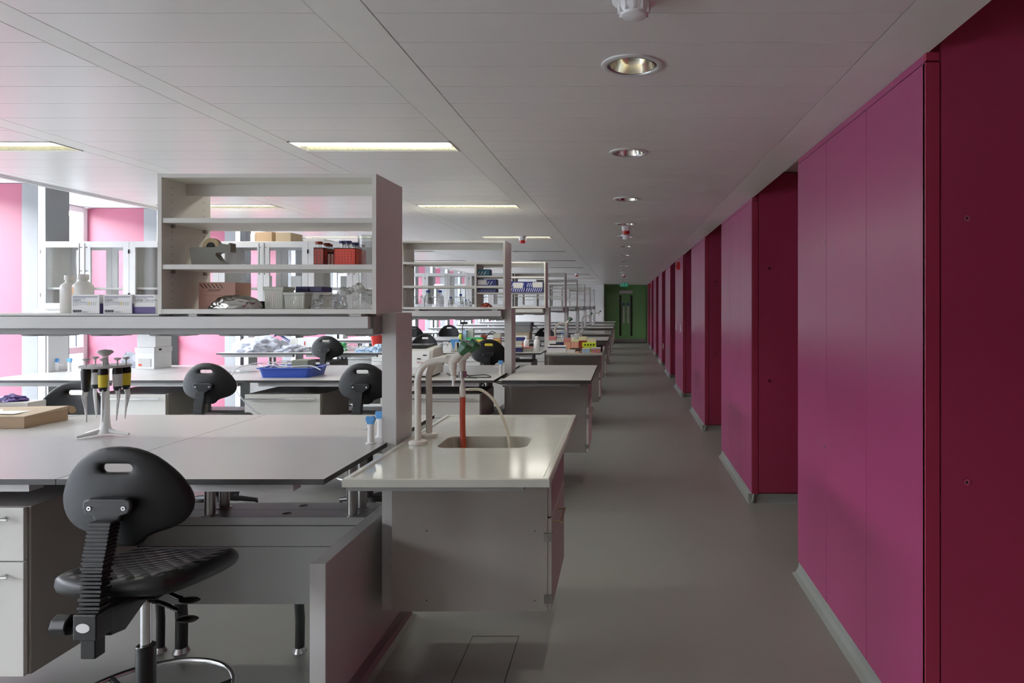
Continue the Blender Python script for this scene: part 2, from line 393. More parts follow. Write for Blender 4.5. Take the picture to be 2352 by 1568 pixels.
# ---------------------------------------------------------------- ceiling fittings
n = 0
for bi,(x0,x1) in enumerate(((-1.796,-0.9222),(-4.062,-3.058))):
    for k,y in enumerate(fixY):
        lit = k < 3
        t = thing('ceiling_light',((x0+x1)/2,y,ZC),'recessed fluorescent ceiling light, %s along the strip %s' % (ORD[k] if k<8 else 'ninth',('beside the corridor','by the windows')[bi]),'ceiling light','recessed fluorescent lights in the lab ceiling')
        ya,yb = y-PW/2+0.004,y+PW/2-0.008
        MB().box(x0,x1,ya,ya+0.008,ZC-0.004,ZC+0.05).box(x0,x1,yb-0.008,yb,ZC-0.004,ZC+0.05).box(x0,x0+0.008,ya,yb,ZC-0.004,ZC+0.05).box(x1-0.008,x1,ya,yb,ZC-0.004,ZC+0.05).done('frame','ceilb',t)
        MB().box(x0+0.009,x1-0.009,ya+0.009,yb-0.009,ZC+0.046,ZC+0.05).box(x0+0.02,x1-0.02,ya+0.012,ya+0.10,ZC+0.010,ZC+0.016).done('reflector','reflit' if lit else 'louvre',t)
        MB().cyl((x0+0.03,y-0.06,ZC+0.032),(x1-0.03,y-0.06,ZC+0.032),0.008,seg=8).done('tube','tubelit' if lit else 'paper',t)
        lv = MB(); m = 28
        for j in range(m):
            xx = x0+0.03+(x1-x0-0.06)*j/(m-1); lv.box(xx-0.001,xx+0.001,ya+0.115,yb-0.012,ZC+0.004,ZC+0.03)
        lv.box(x0+0.02,x1-0.02,ya+0.112,ya+0.115,ZC+0.002,ZC+0.034).box(x0+0.02,x1-0.02,yb-0.012,yb-0.009,ZC+0.002,ZC+0.034)
        lv.done('louvre','louvre',t)
for k,y in enumerate(dly):
    lit = k == 0
    t = thing('downlight',(0.036,y,ZC),('lit round recessed downlight nearest the smoke detector' if lit else 'unlit round recessed downlight, %s behind the lit one' % (['','first','second','third','fourth','fifth','sixth','seventh','eighth','ninth','tenth','eleventh','twelfth','thirteenth','fourteenth','fifteenth','sixteenth'][k])),'downlight','round downlights along the corridor ceiling')
    c = (0.036,y,ZC)
    r = MB(); r.lathe(c,[(0.114,0.0),(0.112,-0.005),(0.100,-0.008),(0.092,-0.006),(0.090,0.0)],40,cap=False); r.done('trim_ring','whitemetal',t,smooth=40)
    MB().lathe(c,[(0.090,-0.004),(0.088,0.0005),(0.080,-0.003)],36,cap=False).done('inner_ring','steel',t,smooth=40)
    MB().lathe(c,[(0.088,-0.001),(0.082,0.03),(0.068,0.065),(0.05,0.085)],36,cap=False).done('reflector','reflect',t,smooth=60)
    MB().lathe(c,[(0.066,0.080),(0.05,0.084),(0.001,0.085)],28,cap=False).done('lamp','lamp' if lit else 'louvre',t)
def detector(y,x,label,s=1.0):
    t = thing('smoke_detector',(x,y,ZC),label,'smoke detector'); c=(x,y,ZC)
    MB().lathe(c,[(0.062*s,-0.0005),(0.062*s,-0.018),(0.05*s,-0.024),(0.046*s,-0.026)],32).done('base','whitep',t,smooth=35)
    h = MB(); h.lathe(c,[(0.046*s,-0.026),(0.046*s,-0.04),(0.036*s,-0.058),(0.026*s,-0.062),(0.001,-0.063)],32,cap=False)
    for a in range(12):
        an=a*PI/6; h.box(x+math.cos(an)*0.044*s-0.003,x+math.cos(an)*0.044*s+0.003,y+math.sin(an)*0.044*s-0.003,y+math.sin(an)*0.044*s+0.003,ZC-0.052,ZC-0.026)
    h.done('sensor_head','whitep',t,smooth=35)
detector(1.90,0.032,'white smoke detector on the corridor ceiling in front of the lit downlight')
detector(8.35,0.045,'small white smoke detector behind the red-tipped alarm beacon on the corridor ceiling')
def beacon(x,y,label,s=1.0,z=0.0):
    t = thing('ceiling_beacon',(x,y,ZC),label,'alarm'); c=(x,y,ZC)
    MB().lathe(c,[(0.05*s,-0.0005),(0.05*s,-0.02*s),(0.043*s,-0.05*s),(0.040*s,-0.052*s)],24).done('base','whitep',t,smooth=35)
    MB().lathe(c,[(0.039*s,-0.052*s),(0.037*s,-0.08*s),(0.028*s,-0.088*s)],24).done('lens','red',t,smooth=35)
beacon(0.04,7.45,'white alarm beacon with a red lens among the corridor downlights')
beacon(0.04,18.7,'far white alarm beacon with a red lens on the corridor ceiling')
beacon(-1.27,8.52,'white alarm beacon with a red lens below the third lab ceiling light')
beacon(-1.26,18.4,'far white alarm beacon with a red lens on the lab ceiling')
# exit sign
t = thing('exit_sign',(0.05,25.3,2.3),'green hanging exit sign with running figure above the green doors','sign')
yy=25.3
MB().box(-0.1,0.2,yy,yy+0.02,2.30,2.44).done('sign_panel','exit',t)
for xx in (-0.02,0.115): MB().box(xx,xx+0.005,yy+0.005,yy+0.015,2.44,ZC).done('hanger','steel',t)
g = MB(); g.box(-0.09,-0.05,yy-0.003,yy-0.001,2.32,2.42); g.box(0.0,0.035,yy-0.003,yy-0.001,2.35,2.40); g.cyl((0.02,yy-0.003,2.415),(0.02,yy-0.001,2.415),0.013)
g.prism([(0.0,2.35),(0.012,2.355),(-0.02,2.315),(-0.03,2.32)],'y',yy-0.003,yy-0.001); g.prism([(0.02,2.355),(0.035,2.35),(0.05,2.315),(0.038,2.315)],'y',yy-0.003,yy-0.001)
g.prism([(0.1,2.33),(0.1,2.41),(0.18,2.37)],'y',yy-0.003,yy-0.001); g.done('pictogram','paper',t)
# wall sounders and switches on the corridor side
for (yb_,nm) in ((12.35,'nearer'),(24.9,'farther')):
    t = thing('wall_sounder',(WALLX,yb_,2.2),'%s small red wall sounder high on the magenta cupboards' % nm,'alarm','red wall sounders')
    MB().box(WALLX-0.052,WALLX-0.0005,yb_-0.06,yb_+0.06,2.255,2.395).done('body','red',t,bevel=0.004)
    MB().cyl((WALLX-0.052,yb_,2.32),(WALLX-0.062,yb_,2.32),0.04).done('grille','blackp',t)
for (y_,z_,nm) in ((12.0,1.19,'white switch plate on the fourth magenta cupboard, nearer of the pair'),(13.05,1.19,'white switch plate on the fourth magenta cupboard, farther of the pair'),(17.2,0.55,'white socket plate low on the sixth magenta cupboard')):
    t = thing('switch_plate',(WALLX,y_,z_),nm,'switch')
    MB().box(WALLX-0.012,WALLX-0.0005,y_-0.045,y_+0.045,z_-0.07,z_+0.07).done('plate','whitep',t,bevel=0.002)
    MB().box(WALLX-0.018,WALLX-0.012,y_-0.015,y_+0.015,z_-0.02,z_+0.02).done('rocker','paper',t)
# ---------------------------------------------------------------- bench rows
def bench_top(x0,x1,y0,y1,label,z=BT,th=0.020,name='worktop',group='grey laminate worktop panels',rail=True):
    t = thing(name,((x0+x1)/2,(y0+y1)/2,z-th),label,'worktop',group)
    MB().box(x0+0.0015,x1-0.0015,y0,y1,z-th,z,0,1).done('board',['edge','top'],t)
    if rail:
        xr0,xr1 = x0+0.04,x1-0.13
        for yy in (y0+0.04,y1-0.10): MB().box(xr0,xr1,yy,yy+0.06,z-0.055,z-th).done('rail','post',t)
    return t
def spine(r,yn,xl):
    yf = yn+0.684; n = ORD[r]
    t = thing('service_spine',(-3.0,yf+0.11,0),'low grey service spine panel under the worktops of the %s bench row' % n,'bench frame','low service spines under the benches')
    MB().box(xl,-1.17,yf,yf+0.112,0.60,0.636).done('ledge','panel',t,bevel=0.001)
    MB().box(xl,-1.17,yf+0.116,yf+0.23,0.618,0.636).done('ledge','panel',t,bevel=0.001)
    for za,zb_ in ((0.50,0.592),(0.236,0.497)): MB().box(xl,-1.17,yf+0.012,yf+0.03,za,zb_).done('front_panel','panel',t)
    MB().box(xl,-1.17,yf+0.20,yf+0.218,0.236,0.60).done('rear_panel','panel',t)
    MB().box(-1.169,-1.109,yn+0.138,yn+1.10,0.0,0.636).done('end_panel','post',t,bevel=0.002)
    MB().prism([(-1.109,0.0),(-1.109,0.075),(-1.104,0.07),(-1.098,0.03),(-1.085,0.01),(-1.062,0.0)],'y',yn+0.138,yn+1.10).done('skirting','floor',t)
    for hx,hy in ((-1.555,yf+0.055),(-1.535,yf+0.175)) if r < 3 else ():
        g = MB(); g.lathe((hx,hy,0.636),[(0.026,0.0003),(0.026,0.002),(0.021,0.002),(0.019,-0.001)],20,cap=False); g.cyl((hx,hy,0.6355),(hx,hy,0.6365),0.020,seg=20,mi=1); g.done('cable_hole',['steel','dark'],t)
    for hx in (-1.246,-1.90,-2.9,-3.9,-4.9):
        for hy in (yf+0.036,yf+0.15):
            MB().cyl((hx,hy,0.636),(hx,hy,0.967),0.023).cyl((hx,hy,0.636),(hx,hy,0.640),0.033).done('support_tube','steel',t,smooth=40)
    for hx,rr in ((-2.137,0.018),(-2.04,0.026),(-1.493,0.021)):
        MB().tube([(hx,3.10-2.366+yn,0.0),(hx+0.002,3.10-2.366+yn,0.15),(hx-0.004,3.095-2.366+yn,0.30),(hx,3.10-2.366+yn,0.55)],rr,12).lathe((hx,3.10-2.366+yn,0),[(rr+0.010,0.0),(rr+0.007,0.008),(rr+0.001,0.022)],14,mi=1).done('waste_pipe',['rubber','steel'],t,smooth=50)
    return t
def boom(r,yn,xl):
    yf = yn+0.484; n = ORD[r]; c = yn+0.75
    t = thing('service_boom',(-3.0,c,0.987),'pale grey overhead service duct with upright posts on the %s bench row' % n,'service duct','overhead service ducts on the benches')
    for px,q in ((-1.045,0),(xl-0.02,1)):
        z0 = 0.236 if q == 0 else 0.636
        MB().box(px-0.032,px+0.032,yn+0.634,yn+0.861,z0,1.564).box(px-0.0315,px+0.0315,yn+0.635,yn+0.860,1.564,1.567).done('post','post',t,bevel=0.0015)
    dk = MB().box(xl,-1.974,yf+0.004,yf+0.50,1.5555,1.563).box(-1.974,-1.078,yf+0.09,yf+0.50,1.5525,1.563)
    dk.done('top_deck','post',t)
    for a,c in ((-1.85,-1.815),(-1.165,-1.115)): MB().box(a,c,yf+0.008,yf+0.09,1.553,1.563).done('mount_bracket','post',t)
    MB().box(xl,-1.078,yf+0.06,yf+0.46,1.50,1.552).done('duct','panel',t)
    MB().box(xl,-1.082-0.0,yf,yf+0.03,1.502,1.5525).done('fascia','post',t,bevel=0.001)
    MB().box(xl,-1.0775,yf+0.045,yf+0.33,1.474,1.501).done('lamp_housing','panel',t,bevel=0.002)
    mods = [(870,790),(722,632),(609,500),(440,340),(283,205),(158,46)]
    for a,b_ in mods:
        x1,x0 = X(a,2.92),X(b_,2.92)
        if x0 < xl: continue
        o = MB().prism([(x0,1.474),(x0+0.012,1.466),(x1-0.03,1.466),(x1-0.012,1.474)],'y',yf+0.07,yf+0.16).done('socket_strip','panel',t)
        if r == 0: text('ENV/SINGLE',0.010,'ink',o,(x0+0.05,yf+0.069,1.4663))
    return t
def drawer_unit(xr,r,yn,label,wid=0.635):
    x0,x1 = xr-wid,xr; yf = yn+0.078
    t = thing('drawer_unit',((x0+x1)/2,yf+0.26,0.245),label,'drawers','white two-drawer units hung under the benches')
    MB().box(x0,x1,yf+0.02,yf+0.56,0.245,0.862).done('carcass','greycab',t,bevel=0.002)
    for z0,z1 in ((0.668,0.862),(0.247,0.663)):
        d = MB().box(x0,x1-0.010,yf,yf+0.018,z0,z1).done('drawer','white',t,bevel=0.0015)
        zz = z1-0.035 if z1 > 0.8 else z1-0.045
        h = MB(); h.cyl((x0+0.012,yf-0.028,zz),(x1-0.043,yf-0.028,zz),0.0055,seg=10)
        for hx in (x0+0.05,x1-0.075): h.cyl((hx,yf-0.028,zz),(hx,yf,zz),0.004,seg=8)
        h.done('handle','chrome',d,smooth=40)
    return t
def end_cabinet(r,yn,label):
    x0,x1 = -0.993,-0.323; y0,y1 = yn+0.519,yn+1.13; z0,z1 = 0.283,0.955
    t = thing('hanging_cabinet',((x0+x1)/2,(y0+y1)/2,z0),label,'cabinet','hanging end cabinets facing the corridor')
    MB().box(x0,x1,y0,y0+0.018,z0,z1).box(x0,x0+0.018,y0+0.018,y1-0.018,z0,z1).box(x0,x1,y1-0.018,y1,z0,z1).box(x0+0.018,x1-0.02,y0+0.018,y1-0.018,z0,z0+0.018).box(x0+0.02,x1-0.015,y0+0.02,y1-0.02,z0+0.03,0.80).done('carcass','greycab',t,bevel=0.001)
    MB().box(x1-0.0005,x1+0.017,y0+0.003,y1-0.003,0.69,z1-0.02).done('apron','greycab',t,bevel=0.001)
    for k,(a,c) in enumerate(((y0+0.002,y1-0.002),)):
        d = MB().box(x1+0.001,x1+0.018,a,c,z0+0.006,0.684).done('door','white' if r else 'greycab',t,bevel=0.0012)
        hy0,hy1 = (a+0.09,c+-0.0+0.0) if k == 0 else (a+0.02,a+0.25)
        hy0,hy1 = (a+0.085,a+0.29) if k == 0 else (a+0.02,a+0.225)
        MB().cyl((x1+0.05,hy0,0.64),(x1+0.05,hy1,0.64),0.0045,seg=10).cyl((x1+0.05,hy0+0.012,0.64),(x1+0.018,hy0+0.012,0.64),0.0035,seg=8).cyl((x1+0.05,hy1-0.012,0.64),(x1+0.018,hy1-0.012,0.64),0.0035,seg=8).done('handle','brass',d,smooth=40)
        if k == 0:
            for hz in (0.32,0.585): MB().box(x1-0.016,x1+0.020,a-0.008,a+0.02,hz,hz+0.036).box(x1-0.008,x1+0.005,a-0.0095,a-0.008,hz+0.008,hz+0.026).done('hinge','steel',d,bevel=0.001)
    MB().box(-1.0125,x0,y0+0.13,y0+0.33,0.30,0.62).done('wall_bracket','panel',t)
    g = MB()
    for sx in (x0+0.15,x1-0.055):
        for sz in (0.33,0.63): g.cyl((sx,y0,sz),(sx,y0-0.001,sz),0.003,seg=8)
    g.done('screw_cap','ink',t)
    for ya in (yn+0.03,yn+1.30): MB().box(x0+0.005,x1-0.03,ya,ya+0.06,0.937,0.9585 if r%2 else 0.9555).done('bearer','panel',t)
    return t
def rrect(x0,x1,y0,y1,rad,n=6):
    out=[]
    for cx,cy,a0 in ((x1-rad,y1-rad,0),(x0+rad,y1-rad,90),(x0+rad,y0+rad,180),(x1-rad,y0+rad,270)):
        for k in range(n+1):
            a=math.radians(a0+90*k/n); out.append((cx+rad*math.cos(a),cy+rad*math.sin(a)))
    return out
def sink_top(r,yn,label):
    x0,x1,y0,y1 = -0.991,-0.258,yn,yn+DEPTH
    t = thing('sink_worktop',((x0+x1)/2,(y0+y1)/2,0.957),label,'sink','white sink worktops at the corridor ends of benches')
    zt = BT-0.005
    b = MB(); bm = b.bm
    ix0,ix1,iy0,iy1 = -0.905+0.0,-0.456,yn+0.80-0.0,yn+1.09
    ix0,ix1,iy0,iy1 = -0.815,-0.418,yn+0.54,yn+0.80
    inner = rrect(ix0,ix1,iy0,iy1,0.05); n = len(inner)
    cx,cy = (ix0+ix1)/2,(iy0+iy1)/2
    def outp(p,bx0,bx1,by0,by1):
        dx,dy = p[0]-cx,p[1]-cy
        ts=[]
        if dx>1e-9: ts.append((bx1-cx)/dx)
        if dx<-1e-9: ts.append((bx0-cx)/dx)
        if dy>1e-9: ts.append((by1-cy)/dy)
        if dy<-1e-9: ts.append((by0-cy)/dy)
        k=min(ts); return (cx+dx*k,cy+dy*k)
    L = 0.028
    # deck with hole: fan to a rectangle, corners patched
    rect = [(x1-L,y1-L),(x0+L,y1-L),(x0+L,y0+L),(x1-L,y0+L)]
    ov = [bm.verts.new((*p,zt)) for p in rect]; iv = [bm.verts.new((*p,zt)) for p in inner]
    q = n//4
    for c in range(4):
        seg = iv[c*q:(c+1)*q]
        for i in range(len(seg)-1): b._f((ov[c],seg[i+1],seg[i]))
        nx = iv[((c+1)*q)%n]; b._f((ov[c],ov[(c+1)%4],nx,seg[-1]))
    # basin
    lo = [bm.verts.new((cx+(p[0]-cx)*0.95,cy+(p[1]-cy)*0.94,zt-0.16)) for p in inner]
    e2 = [bm.verts.new((cx+(p[0]-cx)*0.993,cy+(p[1]-cy)*0.99,zt-0.006)) for p in inner]
    # raised rim
    def loop(ins,z): return [bm.verts.new((*p,z)) for p in ((x1-ins,y1-ins),(x0+ins,y1-ins),(x0+ins,y0+ins),(x1-ins,y0+ins))]
    a = loop(L-0.006,BT+0.001); c = loop(0.004,BT+0.001); d = loop(0.0,BT-0.003); e = loop(0.0,0.958); f = loop(0.05,0.958)
    b.loft(ov,a); b.loft(a,c); b.loft(c,d); b.loft(d,e); b.loft(e,f)
    b.loft(iv,e2,1); b.loft(e2,lo,1); b._f(lo,1)
    o = b.done('deck',['sink','basin'],t)
    MB().cyl((cx,cy,zt-0.1599),(cx,cy,zt-0.157),0.022).done('waste_outlet','steel',t)
    return t
def tap(x,y,label,hose=None,rowi=0,group='white swan-neck laboratory taps'):
    z = BT-0.004
    t = thing('laboratory_tap',(x,y,z),label,'tap',group)
    b = MB(); b.lathe((x,y,z),[(0.040,0),(0.040,0.012),(0.034,0.016),(0.018,0.018)],24).tube(spl([(x,y,z+0.01),(x,y,z+0.20),(x,y,z+0.29),(x+0.025,y,z+0.345),(x+0.075,y,z+0.370),(x+0.13,y,z+0.376)],8),0.0145,14).done('riser','tapw',t,smooth=50)
    hx,hz = x+0.155,z+0.372
    b = MB(); b.tube(spl([(hx-0.03,y,hz),(hx,y,hz-0.002),(hx+0.035,y,hz+0.03)],5),[0.0145]*5+[0.021]*3+[0.019]*3,14)
    b.tube([(hx,y,hz),(hx,y,hz-0.035),(hx+0.003,y,hz-0.055),(hx+0.003,y,hz-0.075)],[0.021,0.017,0.013,0.011],14); b.done('body','tapw',t,smooth=50)
    MB().tube([(hx+0.003,y,hz-0.07),(hx+0.003,y,hz-0.085),(hx+0.003,y,hz-0.088),(hx+0.003,y,hz-0.115)],[0.012,0.010,0.006,0.005],12).done('nozzle','whitep',t,smooth=50)
    h = MB(); u = Vector((0.62,0,0.78)).normalized(); p = Vector((hx+0.03,y,hz+0.026)); h.cyl(p,p+u*0.05,0.017,0.034,seg=6).cyl(p+u*0.05,p+u*0.062,0.034,0.030,seg=6).done('handle','dgreen',t,bevel=0.003)
    return t,(hx+0.003,y,hz-0.085)
def gas_tap(x,y,label,ang=0.0,col='lblue'):
    t = thing('gas_tap',(x,y,BT),label,'tap','small bench gas taps with blue handles')
    MB().lathe((x,y,BT),[(0.023,0),(0.023,0.004),(0.0145,0.007),(0.0135,0.070),(0.016,0.085),(0.012,0.088)],18).done('body','whitep',t,smooth=40)
    n = MB(); c,s_ = math.cos(ang),math.sin(ang); pr=[(0.010,0.0),(0.012,0.012),(0.007,0.018)]
    for k in range(6): a=0.018+k*0.007; n.cyl((x+c*a,y+s_*a,BT+0.066),(x+c*(a+0.006),y+s_*(a+0.006),BT+0.066),0.0075-0.0006*k,0.005-0.0005*k,seg=10)
    n.cyl((x,y,BT+0.066),(x+c*0.06,y+s_*0.06,BT+0.066),0.003,seg=8); n.done('hose_nozzle','whitep',t,smooth=30)
    h = MB(); h.prism([(-0.012,0.084),(-0.022,0.110),(-0.018,0.122),(-0.004,0.119),(0.010,0.124),(0.022,0.113),(0.012,0.084)],'y',-0.011,0.011)
    bmesh.ops.translate(h.bm,verts=h.bm.verts,vec=(x,y,BT)); h.done('handle',col,t,bevel=0.003)
    return t

def open_shelf(r,yn,x0,x1,htop,label,shelves,sub=None):
    yf = yn+0.477; d = 0.337; tk = 0.017; z0 = 1.5635
    t = thing('shelf_unit',((x0+x1)/2,yf+d/2,z0),label,'shelf unit','open white shelf units on the bench ducts')
    for xa,nm in ((x0,'side_panel'),(x1-tk,'side_panel')):
        b = MB(); b.box(xa,xa+tk,yf,yf+d,z0,htop)
        if r < 2:
            xi = xa+tk if xa == x0 else xa
            for yy in (yf+0.065,yf+d-0.05):
                zz = 1.63
                while zz < htop-0.04: b.cyl((xi-0.0004,yy,zz),(xi+0.0006,yy,zz),0.0022,seg=8,mi=1); zz += 0.032
        b.done(nm,['white','ink'],t)
    MB().box(x0+tk,x1-tk,yf+0.001,yf+d-0.001,htop-tk,htop-0.0005).done('top_panel','white',t)
    MB().box(x0+tk,x1-tk,yf+0.001,yf+d-0.001,z0+0.0005,z0+0.0205).done('bottom_panel','white',t)
    MB().box(x0+tk,x1-tk,yf+0.16,yf+0.178,htop-tk-0.052,htop-tk).done('top_rail','white',t)
    for zs in shelves:
        s = MB().box(x0+tk+0.001,x1-tk-0.001,yf+0.004,yf+d-0.006,zs-0.020,zs).done('shelf','white',t)
        if r < 2:
            g = MB()
            for yy in (yf+0.065,yf+d-0.05):
                for xx in (x0+tk,x1-tk-0.012): g.box(xx,xx+0.012,yy-0.006,yy+0.006,zs-0.036,zs-0.020)
            g.done('shelf_bracket','greycab',s)
    if sub:
        xs,zt_,mids = sub
        MB().box(xs,xs+tk,yf+0.003,yf+d-0.02,z0+0.0205,zt_-0.020).done('divider','white',t)
        for zm in mids: MB().box(xs+tk,x1-tk,yf+0.02,yf+d-0.02,zm-0.014,zm).done('shelf','white',t)
    return t
def glass_cabinet(r,yn,x0,x1,htop,label,shelf=1.76):
    yf = yn+0.477; d = 0.337; tk = 0.017; z0 = 1.5635
    t = thing('glass_cabinet',((x0+x1)/2,yf+d/2,z0),label,'cabinet','white glazed cabinets on the bench ducts')
    b = MB(); b.box(x0,x0+tk,yf+0.02,yf+d-0.02,z0,htop).box(x1-tk,x1,yf+0.02,yf+d-0.02,z0,htop).box(x0+tk,x1-tk,yf+0.02,yf+d-0.02,htop-tk,htop).box(x0+tk,x1-tk,yf+0.02,yf+d-0.02,z0,z0+0.02)
    if r < 2:
        for xi in (x0+tk,x1-tk):
            for yy in (yf+0.08,yf+d-0.08):
                zz = 1.64
                while zz < htop-0.05: b.cyl((xi-0.0005,yy,zz),(xi+0.0005,yy,zz),0.0022,seg=6,mi=1); zz += 0.032
    b.done('carcass',['white','ink'],t)
    MB().box(x0+tk+0.001,x1-tk-0.001,yf+0.03,yf+d-0.04,shelf-0.018,shelf).done('shelf','white',t)
    xm = (x0+x1)/2
    for yy,front in ((yf,True),(yf+d-0.018,False)):
        for a,c,side in ((x0+0.001,xm-0.0015,-1),(xm+0.0015,x1-0.001,1)):
            fr = MB(); w = 0.052
            fr.box(a,a+w,yy,yy+0.018,z0+0.004,htop-0.003).box(c-w,c,yy,yy+0.018,z0+0.004,htop-0.003).box(a+w,c-w,yy,yy+0.018,htop-0.003-w,htop-0.003).box(a+w,c-w,yy,yy+0.018,z0+0.004,z0+0.004+w)
            fo = fr.done('door','frame',t,bevel=0.001)
            MB().box(a+w,c-w,yy+0.007,yy+0.010,z0+0.004+w,htop-0.003-w).done('pane','cabglass',fo)
            if r < 4 and front:
                hx = xm+side*0.024
                MB().cyl((hx,yy-0.026,htop-0.02),(hx,yy-0.026,htop-0.30),0.005,seg=8).cyl((hx,yy-0.026,htop-0.055),(hx,yy,htop-0.055),0.004,seg=8).cyl((hx,yy-0.026,htop-0.265),(hx,yy,htop-0.265),0.004,seg=8).done('handle','steel',fo,smooth=40)
                ex_ = a if side < 0 else c
                for hz in (htop-0.11,z0+0.11): MB().box(ex_-0.007,ex_+0.007,yy-0.004,yy+0.012,hz,hz+0.036).done('hinge','steel',fo)
    return t

for r in range(8):
    yn = Y0+PITCH*r; n = ORD[r]
    xl = -5.30 if r == 1 else -5.213
    cuts = [-1.0526,-2.0,-3.04,-4.12,xl]
    for k in range(4):
        bench_top(cuts[k+1],cuts[k],yn,yn+DEPTH,'grey dark-edged worktop panel, %s from the corridor on the %s bench row' % (ORD[k] if k else 'first',n))
    spine(r,yn,xl+0.05); boom(r,yn,xl+0.05)
    if r == 0: ds = [(-2.174,'first'),(-3.6,'second')]
    else: ds = [(-1.175,'first'),(-2.498,'second'),(-3.78,'third')]
    for xr,w in ds: drawer_unit(xr,r,yn,'white two-drawer unit, %s from the corridor under the %s bench row' % (w,n))
    end_cabinet(r,yn,'grey hanging cabinet with side doors at the corridor end of the %s bench row' % n)
    ht = [2.159,2.175,2.19][min(r,2)]
    sh = {0:[1.9705,1.7735],1:[1.985,1.775]}.get(r,[1.99,1.775])
    open_shelf(r,yn,-1.972,-1.045,ht,'open white shelf unit above the corridor end of the %s bench row' % n,sh,sub=(-1.317,1.985,[1.865,1.715]) if r == 1 else None)
    if r in (1,3,5):
        for k,(a,c) in enumerate(((-5.18,-4.385),(-4.385,-3.59),(-3.59,-2.795),(-2.795,-2.0))):
            glass_cabinet(r,yn,a,c-0.001,ht-0.005,'white two-door glazed cabinet, %s from the windows on the %s bench row' % (['first','second','third','fourth'][k],n))
    if r%2 == 0: sink_top(r,yn,'glossy white sink worktop with raised rim on the %s bench row' % n)
    else: bench_top(-0.991,-0.258,yn,yn+DEPTH,'pale laminate end worktop beside the corridor on the %s bench row' % n,rail=False,th=0.028,group='pale laminate end worktops')
# taps
t1,o1 = tap(X(969,3.05),2.99,'white swan-neck tap with green handle, the one nearer the camera on the nearest sink')
t2,o2 = tap(-0.912,3.16,'white swan-neck tap with red hose on the nearest sink, behind the other tap')
x,y,z = o2
MB().cyl((x,y,z-0.01),(x,y,z+0.02),0.019,seg=18).done('collar','steel',t2,smooth=30,bevel=0.002)
MB().tube([(x,y,z-0.01),(x,y,z-0.05),(x,y,z-0.055),(x,y,z-0.10)],[0.008,0.009,0.0135,0.0145],14).cyl((x,y,z-0.068),(x+0.03,y,z-0.066),0.006,seg=10).done('water_pump','tapw',t2,smooth=45)
t = thing('rubber_hose',(x,y,z-0.1),'red rubber hose hanging from the rear tap into the nearest sink','hose')
MB().tube(spl([(x,y,z-0.0985),(x,y-0.002,z-0.2),(x+0.004,y-0.01,z-0.3),(x+0.016,y-0.03,z-0.38),(x+0.035,y-0.05,z-0.46)],8),0.0135,14).done('hose_length','hose',t,smooth=60)
t = thing('clear_hose',(x+0.03,y,z-0.066),'clear plastic hose arching from the rear tap into the nearest sink','hose')
MB().tube(spl([(x+0.028,y,z-0.066),(x+0.09,y,z-0.070),(x+0.15,y-0.005,z-0.12),(x+0.195,y-0.01,z-0.21),(x+0.222,y-0.02,z-0.30),(x+0.235,y-0.05,z-0.42)],8),0.0065,10).done('hose_length','chose',t,smooth=60)
gas_tap(-1.118,2.978,'blue-handled white gas tap on the nearest bench, the one nearer the camera beside the post',PI)
gas_tap(-1.128,3.12,'blue-handled white gas tap on the nearest bench, behind the other one beside the post',PI)
gas_tap(X(1150,5.98),5.98,'blue-handled white gas tap beside the post of the second bench row',PI)
gas_tap(-5.235,6.2,'blue-handled white gas tap at the window end of the second bench row, outer one',0)
gas_tap(-5.13,6.22,'blue-handled white gas tap at the window end of the second bench row, inner one',0)
for rr in (2,4,6):
    yn = Y0+PITCH*rr
    tp,_ = tap(-0.93,yn+0.66,'white swan-neck tap with green handle on the sink of the %s bench row' % ORD[rr])
for rr in (3,5,7):
    yn = Y0+PITCH*rr
    gas_tap(-1.1,yn+0.5,'blue-handled white gas tap beside the post of the %s bench row' % ORD[rr],PI)

